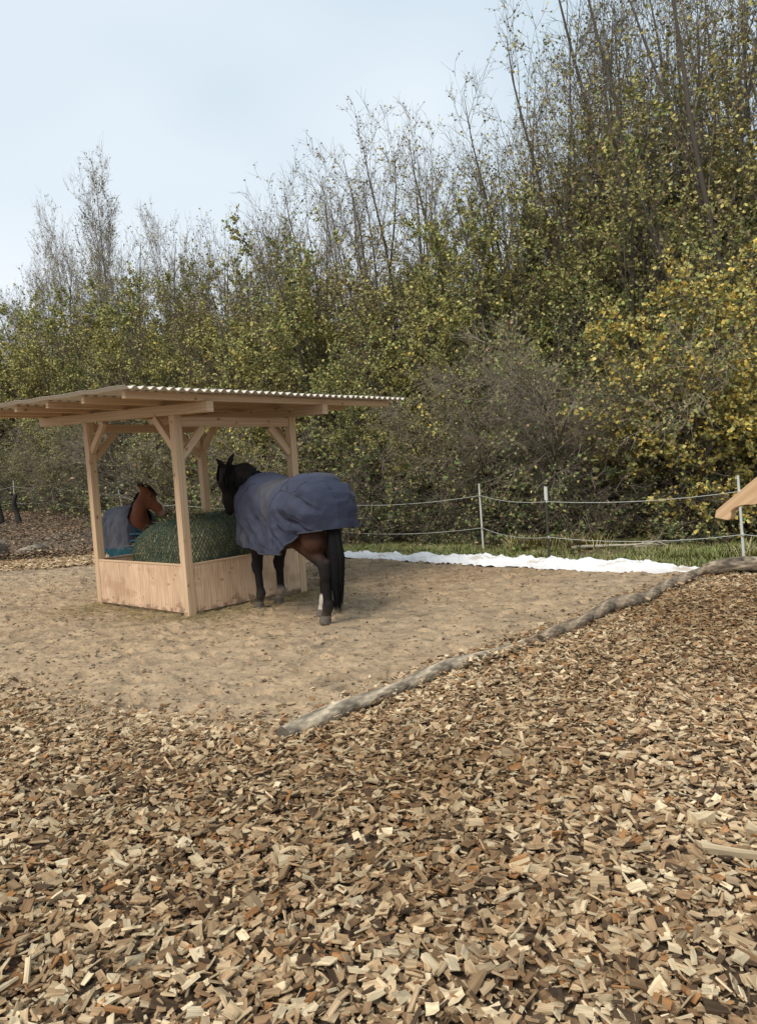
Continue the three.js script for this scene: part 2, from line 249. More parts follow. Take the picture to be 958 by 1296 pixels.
{ // hay bale under a green net, heaped in the box
  const hay = thing('netted_hay', 'heap of hay under a dark green net inside the feed box', 'hay', bp(BUL / 2 - 0.12, BVL / 2, 0), 0);
  hay.position.y = 0.02;
  const A = 0.76, B = 0.72, Hc = 0.56, hh = 0.55;
  const se = (c, e) => Math.sign(c) * Math.abs(c) ** e;
  // angles spaced evenly along the rounded outline
  const even = (fx, fy, a0, a1) => { const N = 720, A_ = [a0], S = [0]; let px = fx(a0), py = fy(a0); for (let k = 1; k <= N; k++) { const a = lerp(a0, a1, k / N), x = fx(a), y = fy(a); S.push(S[k - 1] + Math.hypot(x - px, y - py)); A_.push(a); px = x; py = y; } return (t) => { const d = t * S[N]; let lo = 0, hi = N; while (hi - lo > 1) { const m = (lo + hi) >> 1; S[m] <= d ? lo = m : hi = m; } return lerp(A_[lo], A_[hi], (d - S[lo]) / (S[hi] - S[lo] || 1)); }; };
  const round = even((a) => A * se(Math.cos(a), 0.6), (a) => B * se(Math.sin(a), 0.6), 0, Math.PI * 2), rise = even((a) => 0.75 * se(Math.cos(a), 0.5), (a) => hh * se(Math.sin(a), 0.65), -Math.PI / 2, Math.PI / 2);
  const surf = (tt, pp, grow) => { // tt 0..1 round, pp 0 bottom .. 1 top
    const th = round(((tt % 1) + 1) % 1), ph = rise(clamp(pp)), cx = se(Math.cos(ph), 0.5) * se(Math.cos(th), 0.6), cz = se(Math.cos(ph), 0.5) * se(Math.sin(th), 0.6), cy = se(Math.sin(ph), 0.65);
    const n = 1 + 0.10 * fbm(cx * 2.0 + 5, cy * 2.0, cz * 2.0, 3) + 0.025 * fbm(cx * 8, cy * 8, cz * 8, 2) + grow, u = cx * A * n, v = cz * B * n;
    return [BU[0] * u + BV[0] * v, Hc + cy * hh * n * (cy > 0 ? 1 - 0.30 * ss(0.0, 0.8, u) : 1), BU[1] * u + BV[1] * v];
  };
  const mb = new MB(), nt = 120, np = 60, r = rng(9);
  for (let j = 0; j <= np; j++) for (let i = 0; i <= nt; i++) { const q = surf(i / nt, j / np, 0), s = hash3(i % nt, j, 3), t = 0.7 + 0.6 * s; mb.v(...q, 0, 1, 0, [0.25 * t, 0.22 * t, 0.12 * t]); }
  for (let j = 0; j < np; j++) for (let i = 0; i < nt; i++) { const a = j * (nt + 1) + i; mb.i.push(a, a + nt + 1, a + nt + 2, a, a + nt + 2, a + 1); }
  const g = mb.geo(); g.computeVertexNormals(); part('hay_bale', g, mat([1, 1, 1], 1, { vertexColors: true }), hay);
  const st = new MB(); // loose stalks
  for (let k = 0; k < 3200; k++) { const th = r(), ph = 0.25 + r() * 0.72, a = surf(th, ph, 0.004 + r() * 0.012), L = 0.05 + r() * 0.09, d = [r() - 0.5, (r() - 0.5) * 0.8, r() - 0.5], l = Math.hypot(...d), t = 0.6 + r() * 0.8, green = r() < 0.3; st.tube([a, [a[0] + d[0] / l * L, a[1] + d[1] / l * L * 0.6, a[2] + d[2] / l * L]], [0.0022, 0.0014], 3, green ? [0.16 * t, 0.18 * t, 0.06 * t] : [0.35 * t, 0.27 * t, 0.12 * t]); }
  part('hay_stalks', st.geo(), mat([1, 1, 1], 1, { vertexColors: true }), hay).userData.kind = 'stuff';
  const net = new MB(), cells = 126, rows = 46, nc = [0.040, 0.082, 0.056];
  for (const s of [1, -1]) for (let k = 0; k < cells; k++) { const pts = [], rad = []; for (let j = 0; j <= rows; j++) { const ph = lerp(0.16, 0.985, j / rows), th = (k + s * j * 0.5 + 0.14 * Math.sin(k * 2.1 + j * 0.7)) / cells; pts.push(surf(th, ph, 0.016 + 0.008 * Math.sin(k * 1.3 + j * 0.9))); rad.push(0.0052); } net.tube(pts, rad, 3, nc); }
  part('net', net.geo(false), mat(nc, 0.7), hay);
}
// ---------------------------------------------------------------- trees and shrubs of the wood edge
const barkMat = mat([1, 1, 1], 0.95, { vertexColors: true });
const leafMat = mat([1, 1, 1], 0.95, { vertexColors: true, side: THREE.DoubleSide });
const OLIVE = [0.285, 0.265, 0.095], GREEN = [0.165, 0.225, 0.07], YELL = [0.50, 0.43, 0.14], GOLD = [0.60, 0.43, 0.09], BROWN = [0.33, 0.225, 0.125], LIME = [0.36, 0.36, 0.125], DULL = [0.24, 0.23, 0.125];
function pick(r, pal) { let t = r() * pal.reduce((s, p) => s + p[1], 0); for (const [c, w] of pal) { t -= w; if (t <= 0) { const b = 0.65 + r() * 0.7; return [c[0] * b, c[1] * b, c[2] * b]; } } return pal[0][0]; }
function grow(start, dir, len, segs, wob, lift, r) { // a wandering path
  const pts = [start]; let [x, y, z] = start, [dx, dy, dz] = dir; const st = len / segs;
  for (let k = 0; k < segs; k++) { dx += (r() - 0.5) * wob; dy += (r() - 0.5) * wob + lift; dz += (r() - 0.5) * wob; const l = Math.hypot(dx, dy, dz); dx /= l; dy /= l; dz /= l; x += dx * st; y += dy * st; z += dz * st; pts.push([x, y, z]); }
  return pts;
}
function along(pts, t) { const f = t * (pts.length - 1), k = Math.min(pts.length - 2, Math.floor(f)), q = f - k, a = pts[k], b = pts[k + 1]; return [[lerp(a[0], b[0], q), lerp(a[1], b[1], q), lerp(a[2], b[2], q)], [b[0] - a[0], b[1] - a[1], b[2] - a[2]]]; }
function side(dir, angle, r) { // a direction at an angle from dir, round it at random
  const l = Math.hypot(...dir), d = dir.map((v) => v / l); let ax = r() - 0.5, ay = r() - 0.5, az = r() - 0.5; const q = ax * d[0] + ay * d[1] + az * d[2]; ax -= q * d[0]; ay -= q * d[1]; az -= q * d[2]; const al = Math.hypot(ax, ay, az) || 1, c = Math.cos(angle), s = Math.sin(angle);
  return [d[0] * c + ax / al * s, d[1] * c + ay / al * s, d[2] * c + az / al * s];
}
/* o: seed, H, stems, lean, trunkR, first (height share of first branch), nb branches a stem, bl branch length share, ba angle, nt twigs a branch, tl twig length, ns side twigs, sl, leaf(h share) -> leaves a side twig, size, wide, pal, bark, lift */
function buildTree(o) {
  const r = rng(o.seed), T = new MB(), B = new MB(), L = new MB(); let spots = 0;
  const leafAt = (p, d) => { const s = o.size * (0.6 + r() * 0.7), dd = side(d, 0.4 + r() * 1.1, r); dd[1] -= 0.25; L.leaf(p[0], p[1], p[2], dd[0], dd[1], dd[2], s, o.wide * (0.8 + r() * 0.4), r() * 6.28, pick(r, o.pal)); spots++; };
  for (let s = 0; s < o.stems; s++) {
    const a = (s + r() * 0.8) / o.stems * 6.283, H = o.H * (s ? 0.62 + r() * 0.38 : 1), ln = o.lean * (0.4 + r() * 0.8), rb = o.trunkR * (s ? 0.55 + r() * 0.4 : 1), bd = o.base ?? 0.15;
    const stem = grow([Math.cos(a) * bd * (s ? 1 : 0.2), -0.25, Math.sin(a) * bd * (s ? 1 : 0.2)], [Math.cos(a) * ln, 1, Math.sin(a) * ln], H, 11, o.wob ?? 0.16, o.stemLift ?? 0.03, r);
    const tone = 0.75 + r() * 0.5, col = o.bark.map((c) => c * tone);
    T.tube(stem, stem.map((_, k) => 1.25 * rb * Math.pow(1 - k / 11.3, 0.85) + 0.004), o.trunkR > 0.05 ? 7 : 5, col.map((c) => c * (o.darkStem ?? 0.55)));
    for (let b = 0; b < o.nb; b++) {
      const t = lerp(o.first, 0.97, (b + r()) / o.nb), [p, d] = along(stem, t); const up = 1 - t;
      const bl = H * o.bl * (0.35 + 0.9 * Math.sin(Math.PI * clamp(0.12 + up * 0.9))) * (0.6 + r() * 0.6), br = Math.max(0.006, rb * 0.36 * up + 0.005);
      const bpts = grow(p, side(d, o.ba * (0.7 + r() * 0.6), r), bl, 5, o.bw ?? 0.28, o.lift, r), bt = 0.85 + r() * 0.4, bc = col.map((c) => c * bt);
      B.tube(bpts, bpts.map((_, k) => br * (1 - k / 5.6)), 4, bc);
      for (let w = 0; w < o.nt; w++) {
        const tt = 0.18 + 0.82 * (w + r()) / o.nt, [q, e] = along(bpts, Math.min(1, tt)), tl = o.tl * (0.5 + r()) * (0.6 + 0.5 * up), tp = grow(q, side(e, 0.35 + r() * 0.6, r), tl, 3, o.tw ?? 0.35, o.lift * 0.8, r);
        B.tube(tp, [0.0062, 0.0048, 0.0036, 0.0022].map((v) => v * (o.twig ?? 1)), 3, bc);
        for (let k = 0; k < o.ns; k++) {
          const [f, g] = along(tp, 0.2 + 0.8 * r()), sp = grow(f, side(g, 0.4 + r() * 0.5, r), o.sl * (0.5 + r()), 2, 0.4, o.lift * 0.6, r);
          B.tube(sp, [0.0038, 0.003, 0.0018].map((v) => v * (o.twig ?? 1)), 3, bc);
          const want = o.leaf(f[1] / o.H) * (o.clump === 0 ? 1 : 0.12 + 1.75 * ss(-0.3, 0.35, noise3(f[0] * 1.1 + o.seed * 9, f[1] * 1.1, f[2] * 1.1))), nl = Math.floor(want) + (r() < want % 1 ? 1 : 0);
          for (let m = 0; m < nl; m++) { const [x, y] = along(sp, r()); leafAt(x, y); }
        }
      }
    }
  }
  return { trunk: T.geo(), branches: B.geo(), foliage: L.geo() };
}
const kinds = {
  // tall upright field trees, bare whips above, olive leaves below
  bareA: buildTree({ seed: 1, H: 11.5, stems: 5, lean: 0.16, trunkR: 0.085, base: 0.35, first: 0.12, nb: 24, bl: 0.2, ba: 0.55, nt: 7, tl: 0.75, ns: 3, sl: 0.34, lift: 0.10, leaf: (h) => 7.4 * ss(0.92, 0.4, h) + 0.7, size: 0.075, wide: 0.75, pal: [[OLIVE, 6], [GREEN, 2], [YELL, 3], [BROWN, 2], [LIME, 2]], bark: [0.15, 0.125, 0.095] }),
  bareB: buildTree({ seed: 2, H: 12.5, stems: 6, lean: 0.13, trunkR: 0.08, base: 0.4, first: 0.1, nb: 24, bl: 0.17, ba: 0.48, nt: 7, tl: 0.8, ns: 3, sl: 0.34, lift: 0.12, leaf: (h) => 6.2 * ss(0.85, 0.32, h) + 1.0, size: 0.07, wide: 0.75, pal: [[OLIVE, 4], [YELL, 4], [BROWN, 2], [LIME, 1], [DULL, 2]], bark: [0.175, 0.145, 0.115] }),
  bareC: buildTree({ seed: 3, H: 9.5, stems: 6, lean: 0.22, trunkR: 0.06, base: 0.3, first: 0.1, nb: 22, bl: 0.2, ba: 0.55, nt: 7, tl: 0.65, ns: 3, sl: 0.3, lift: 0.10, leaf: (h) => 6.2 * ss(0.9, 0.3, h) + 0.6, size: 0.07, wide: 0.75, pal: [[OLIVE, 5], [YELL, 3], [BROWN, 3], [LIME, 1]], bark: [0.18, 0.145, 0.11] }),
  leafyA: buildTree({ seed: 4, H: 7.5, stems: 4, lean: 0.22, trunkR: 0.075, base: 0.25, first: 0.1, nb: 26, bl: 0.27, ba: 0.8, nt: 8, tl: 0.6, ns: 4, sl: 0.28, lift: 0.05, leaf: () => 7, size: 0.078, wide: 0.8, pal: [[OLIVE, 5], [GREEN, 2.5], [LIME, 3], [YELL, 2]], bark: [0.13, 0.105, 0.08] }),
  leafyB: buildTree({ seed: 5, H: 6.2, stems: 5, lean: 0.3, trunkR: 0.06, base: 0.3, first: 0.08, nb: 24, bl: 0.3, ba: 0.85, nt: 8, tl: 0.55, ns: 4, sl: 0.28, lift: 0.04, leaf: () => 7, size: 0.078, wide: 0.8, pal: [[LIME, 4], [YELL, 3], [OLIVE, 4], [GOLD, 0.7]], bark: [0.13, 0.105, 0.08] }),
  twiggy: buildTree({ seed: 6, H: 4.6, stems: 16, lean: 0.55, trunkR: 0.032, base: 0.7, first: 0.12, nb: 13, bl: 0.27, ba: 0.8, nt: 7, tl: 0.5, ns: 4, sl: 0.3, lift: 0.0, stemLift: -0.03, wob: 0.3, bw: 0.5, tw: 0.6, twig: 1.15, leaf: () => 2.2, size: 0.06, wide: 0.75, pal: [[OLIVE, 5], [BROWN, 2], [DULL, 3], [GREEN, 4], [YELL, 1]], bark: [0.21, 0.175, 0.13] }),
  golden: buildTree({ seed: 7, H: 4.6, stems: 9, lean: 0.5, trunkR: 0.04, base: 0.45, first: 0.08, nb: 16, bl: 0.33, ba: 0.8, nt: 6, tl: 0.5, ns: 3, sl: 0.3, lift: 0.02, leaf: () => 9, size: 0.076, wide: 0.85, pal: [[YELL, 6], [GOLD, 6], [OLIVE, 2.5], [LIME, 4], [GREEN, 1]], bark: [0.15, 0.12, 0.09] }),
  bramble: buildTree({ seed: 8, H: 2.0, stems: 14, lean: 0.8, trunkR: 0.014, base: 0.6, first: 0.1, nb: 7, bl: 0.35, ba: 0.9, nt: 5, tl: 0.4, ns: 3, sl: 0.2, lift: -0.02, stemLift: -0.07, wob: 0.3, leaf: () => 3.4, size: 0.06, wide: 0.75, pal: [[GREEN, 5], [[0.07, 0.10, 0.04], 4], [OLIVE, 3], [BROWN, 2], [DULL, 2]], bark: [0.14, 0.11, 0.085] }),
  poplar: buildTree({ seed: 19, H: 22, stems: 2, lean: 0.05, trunkR: 0.15, base: 0.3, first: 0.34, nb: 36, bl: 0.2, ba: 0.55, wob: 0.035, stemLift: 0.02, nt: 9, tl: 1.35, ns: 5, sl: 0.75, lift: 0.09, twig: 2.3, leaf: () => 1.0, size: 0.13, wide: 0.9, pal: [[DULL, 4], [OLIVE, 2], [BROWN, 2]], bark: [0.24, 0.205, 0.17] }),
  poplarB: buildTree({ seed: 23, H: 22, stems: 2, lean: 0.05, trunkR: 0.15, base: 0.3, first: 0.34, nb: 36, bl: 0.2, ba: 0.55, wob: 0.035, stemLift: 0.02, nt: 9, tl: 1.35, ns: 5, sl: 0.75, lift: 0.09, twig: 2.3, leaf: () => 1.0, size: 0.13, wide: 0.9, pal: [[DULL, 4], [OLIVE, 2], [BROWN, 2]], bark: [0.24, 0.205, 0.17] }),
};
const LABELS = {
  bareA: ['woodland_tree', 'tall many-stemmed tree with leafless top', 'tree', 'tall trees of the wood edge'],
  bareB: ['ash_tree', 'slender upright tree with bare whip-like top', 'tree', 'slender bare-topped trees of the wood edge'],
  bareC: ['thorn_tree', 'grey-brown thorn tree with sparse leaves', 'tree', 'thorn trees of the wood edge'],
  leafyA: ['maple_tree', 'bushy tree thick with olive green leaves', 'tree', 'green bushy trees of the wood edge'],
  leafyB: ['yellowing_tree', 'rounded lime green and yellow tree', 'tree', 'yellowing trees of the wood edge'],
  twiggy: ['blackthorn_shrub', 'tangled bare grey-brown shrub', 'shrub', 'bare tangled shrubs behind the fence'],
  golden: ['hazel_shrub', 'golden yellow leaved shrub', 'shrub', 'golden shrubs by the fence'],
  bramble: ['bramble_bush', 'low dark green bramble', 'shrub', 'brambles at the foot of the wood'],
  poplarB: ['poplar_tree', 'tall thin-crowned poplar rising far behind the wood', 'tree', 'poplars behind the wood'],
  poplar: ['poplar_tree', 'tall thin-crowned poplar rising far behind the wood', 'tree', 'poplars behind the wood'],
};
const ZONES = [[20, 'beyond the dark stakes'], [120, 'behind the leaf bank left of the shelter'], [215, 'behind the brown pony'], [330, 'behind the shelter roof'], [455, 'behind the horse in the navy rug'], [580, 'between the navy-rugged horse and the white fence post'], [655, 'behind the white fence post near the fleece'], [745, 'behind the dark fence stake'], [890, 'between the dark stake and the carved rafter'], [1e4, 'behind the carved rafter']];
function plant(kind, x, z, scale, turn, wide = 1) {
  const px = 479 + 936 * x / -z, where = ZONES.find((q) => px < q[0])[1], [name, base, cat, group] = LABELS[kind], label = kind.startsWith('poplar') ? base : `${base} ${where}`, t = thing(name, label, cat, [x, gY(x, z), z], turn, group); t.scale.set(scale * wide, scale, scale * wide);
  part('trunk', kinds[kind].trunk, barkMat, t); part('branches', kinds[kind].branches, barkMat, t); part('crown', kinds[kind].foliage, leafMat, t); return t;
}
{
  const r = rng(2024);
  // px of the photograph -> where the wood's front stands (direction, distance)
  const row = (px, d) => { const a = (px - 479) / 936; return [a * d, -d]; };
  const front = (px) => px < 0 ? 34 - px * 0.02 : px < 130 ? lerp(34, 28, px / 130) : px < 300 ? lerp(28, 20.5, (px - 130) / 170) : px < 480 ? lerp(20.5, 16.8, (px - 300) / 180) : px < 760 ? lerp(16.8, 14.6, (px - 480) / 280) : lerp(14.6, 13, (px - 760) / 240);
  const put = (kind, px, back, scale, wide = 1) => { const d = front(px) + back, [x, z] = row(px, d); return plant(kind, x, z, scale, r() * 6.283, wide); };
  // [kind, px, metres behind the front, scale]
  const list = [
    // right: tall bare-topped trees
    ['bareB', 1010, 2.0, 1.12], ['bareA', 940, 3.2, 1.12], ['bareB', 890, 1.8, 1.02], ['bareB', 845, 3.4, 1.08], ['bareA', 800, 2.0, 0.98], ['bareB', 770, 4.0, 0.98], ['bareA', 735, 2.2, 0.86], ['bareB', 700, 3.6, 0.86], ['bareA', 655, 2.0, 0.80], ['bareB', 620, 3.4, 0.79], ['bareA', 580, 2.2, 0.80], ['bareB', 545, 3.6, 0.80], ['bareC', 505, 2.0, 0.92], ['bareB', 470, 3.6, 0.80], ['bareC', 430, 2.2, 0.9], ['bareB', 400, 4.2, 0.76], ['bareC', 365, 2.0, 0.95], ['bareB', 335, 4.0, 0.74], ['bareC', 300, 2.4, 0.92], ['bareA', 270, 4.6, 0.78], ['bareC', 235, 2.0, 1.0], ['bareA', 205, 4.5, 0.84], ['bareA', 170, 2.8, 0.9], ['bareB', 140, 6, 0.86], ['bareC', 105, 3, 1.12], ['bareA', 60, 5, 0.92], ['bareC', 20, 4, 1.08], ['bareA', -30, 4, 0.95], ['bareB', -70, 7, 0.9],
    // second row
    ['bareA', 980, 7, 1.25], ['bareA', 850, 7.5, 1.2], ['bareA', 730, 7.5, 0.98], ['bareA', 370, 8.5, 0.86], ['bareC', 310, 9, 1.05], ['bareC', 190, 10, 1.15], ['bareC', 50, 10, 1.1], ['bareA', -10, 11, 0.9],
    // green and yellowing bushy trees in front of them
    ['leafyA', 1000, 1.4, 0.95], ['leafyA', 930, 2.2, 1.1], ['leafyA', 860, 1.3, 0.95], ['leafyA', 775, 1.6, 0.85], ['leafyA', 690, 1.2, 0.85], ['leafyA', 630, 2.4, 0.95], ['leafyB', 560, 1.2, 0.95], ['leafyA', 500, 0.8, 0.8], ['leafyA', 440, 1.0, 0.95], ['leafyB', 385, 1.2, 0.95], ['leafyA', 330, 1.0, 0.85], ['leafyB', 285, 1.2, 0.95], ['leafyA', 240, 1.0, 0.95], ['leafyB', 190, 1.6, 1.0], ['leafyA', 150, 1.2, 1.05], ['leafyB', 110, 1.4, 1.15], ['leafyB', 60, 0.8, 1.15], ['leafyA', 20, 1.4, 1.25], ['leafyB', -25, 0.6, 1.2], ['leafyA', -70, 2, 1.2], ['leafyB', 135, 5, 1.35], ['leafyA', 80, 4, 1.3], ['leafyA', 815, 4.5, 1.1], ['leafyB', 665, 5.5, 1.05], ['leafyB', 415, 5.5, 1.1], ['leafyA', 345, 5.5, 1.05], ['leafyB', 220, 6, 1.2], ['leafyA', 285, 6, 1.1],
    // tangled bare shrubs and brambles along the foot
    ['twiggy', 760, -0.2, 1.0], ['twiggy', 690, -0.1, 0.92], ['leafyA', 640, -0.2, 0.5], ['twiggy', 590, 0.1, 0.8], ['leafyB', 535, -0.2, 0.42], ['leafyA', 470, -0.3, 0.45], ['twiggy', 410, 0.2, 0.8], ['twiggy', 820, 0.3, 1.0], ['leafyB', 320, -0.3, 0.5], ['twiggy', 260, 0.2, 0.9], ['twiggy', 880, 0.4, 0.62], ['twiggy', 180, 0.4, 1.0], ['twiggy', 230, 3, 1.3], ['twiggy', 60, 0, 0.9], ['twiggy', 120, -0.4, 0.9],
    ['golden', 895, -0.9, 0.86], ['golden', 950, -0.7, 1.0], ['golden', 1025, -0.5, 1.0], ['golden', 845, -0.5, 0.66],
  ];
  for (const [k, px, b, s] of list) put(k, px, b, s, 1);
  for (let px = -40; px < 1040; px += 46) { if (px > 60 || px < 0) put('bramble', px + r() * 16, -0.9 + r() * 0.9, 0.55 + r() * 0.5, 1.25); }
  for (let px = -40; px < 1040; px += 80) put('bramble', px + r() * 30, 0.7 + r() * 1.2, 1.0 + r() * 0.6, 1.3);
  [[82, 54, 0.82, 0.55], [110, 53, 0.88, 0.5], [157, 52, 0.99, 0.72], [236, 55, 0.86, 0.55], [40, 60, 0.66, 0.8], [8, 58, 0.56, 0.9]].forEach(([px, d, s, w], k) => { const [x, z] = row(px, d); plant(k % 2 ? 'poplarB' : 'poplar', x, z, s, r() * 6.28, w); });
}
// ---------------------------------------------------------------- horses: one smooth body each, rug, mane, tail, eyes
function surfaceNet(f, lo, hi, cell) {
  const nx = Math.ceil((hi[0] - lo[0]) / cell) + 1, ny = Math.ceil((hi[1] - lo[1]) / cell) + 1, nz = Math.ceil((hi[2] - lo[2]) / cell) + 1, V = new Float32Array(nx * ny * nz);
  // coarse pass lets far cells be skipped
  const K = 4, far = cell * K * 1.75 + 0.06;
  for (let k = 0; k < nz; k += K) for (let j = 0; j < ny; j += K) for (let i = 0; i < nx; i += K) {
    const d = f(lo[0] + (i + K / 2) * cell, lo[1] + (j + K / 2) * cell, lo[2] + (k + K / 2) * cell), skip = Math.abs(d) > far;
    for (let c = k; c < Math.min(nz, k + K); c++) for (let b = j; b < Math.min(ny, j + K); b++) for (let a = i; a < Math.min(nx, i + K); a++) V[(c * ny + b) * nx + a] = skip ? d : f(lo[0] + a * cell, lo[1] + b * cell, lo[2] + c * cell);
  }
  const id = new Int32Array(nx * ny * nz).fill(-1), P = [], I = [];
  for (let k = 0; k < nz - 1; k++) for (let j = 0; j < ny - 1; j++) for (let i = 0; i < nx - 1; i++) {
    let m = 0, sx = 0, sy = 0, sz = 0, n = 0; const v = [];
    for (let q = 0; q < 8; q++) { const w = V[((k + (q >> 2)) * ny + j + ((q >> 1) & 1)) * nx + i + (q & 1)]; v.push(w); if (w < 0) m |= 1 << q; }
    if (!m || m === 255) continue;
    for (let a = 0; a < 8; a++) for (const bit of [1, 2, 4]) { const b = a | bit; if (b === a || (v[a] < 0) === (v[b] < 0)) continue; const t = v[a] / (v[a] - v[b]); sx += (a & 1) + (bit === 1 ? t : 0); sy += ((a >> 1) & 1) + (bit === 2 ? t : 0); sz += (a >> 2) + (bit === 4 ? t : 0); n++; }
    id[(k * ny + j) * nx + i] = P.length / 3; P.push(lo[0] + (i + sx / n) * cell, lo[1] + (j + sy / n) * cell, lo[2] + (k + sz / n) * cell);
  }
  const at = (i, j, k) => id[(k * ny + j) * nx + i], val = (i, j, k) => V[(k * ny + j) * nx + i];
  const quad = (a, b, c, d, flip) => { if (a < 0 || b < 0 || c < 0 || d < 0) return; flip ? I.push(a, c, b, a, d, c) : I.push(a, b, c, a, c, d); };
  for (let k = 1; k < nz - 1; k++) for (let j = 1; j < ny - 1; j++) for (let i = 1; i < nx - 1; i++) {
    const s = val(i, j, k) < 0;
    if (s !== val(i + 1, j, k) < 0) quad(at(i, j - 1, k - 1), at(i, j, k - 1), at(i, j, k), at(i, j - 1, k), !s);
    if (s !== val(i, j + 1, k) < 0) quad(at(i - 1, j, k - 1), at(i - 1, j, k), at(i, j, k), at(i, j, k - 1), !s);
    if (s !== val(i, j, k + 1) < 0) quad(at(i - 1, j - 1, k), at(i, j - 1, k), at(i, j, k), at(i - 1, j, k), !s);
  }
  return { P, I };
}
const LEG = 1.16;
const smin = (a, b, k) => { const h = Math.max(k - Math.abs(a - b), 0) / k; return Math.min(a, b) - h * h * k * 0.25; };
function bone(x, y, z, b) { // tapered capsule, narrowed across z by b[9]
  const s = b[9] || 1, ax = b[0], ay = b[1], az = b[2], dx = b[3] - ax, dy = b[4] - ay, dz = (b[5] - az) * s, px = x - ax, py = y - ay, pz = (z - az) * s;
  const t = clamp((px * dx + py * dy + pz * dz) / (dx * dx + dy * dy + dz * dz)), qx = px - dx * t, qy = py - dy * t, qz = pz - dz * t;
  return (Math.sqrt(qx * qx + qy * qy + qz * qz) - lerp(b[6], b[7], t)) / Math.sqrt(s);
}
const norm3 = (v) => { const l = Math.hypot(...v); return v.map((q) => q / l); };
const cross3 = (a, b) => [a[1] * b[2] - a[2] * b[1], a[2] * b[0] - a[0] * b[2], a[0] * b[1] - a[1] * b[0]];
const dot3 = (a, b) => a[0] * b[0] + a[1] * b[1] + a[2] * b[2];
function table(T, x, c) { for (let i = 1; i < T.length; i++) if (x <= T[i][0] || i === T.length - 1) { const t = clamp((x - T[i - 1][0]) / (T[i][0] - T[i - 1][0])), s = t * t * (3 - 2 * t); return lerp(T[i - 1][c], T[i][c], lerp(t, s, 0.5)); } }
const hairMat = mat([1, 1, 1], 0.75, { vertexColors: true, specularIntensity: 0.3 });
const coatBump = makeTex(256, 256, (u, v) => { const b = 128 + 120 * tfbm(u, v, 64, 3, 4, 16); return [b, b, b]; }, false);
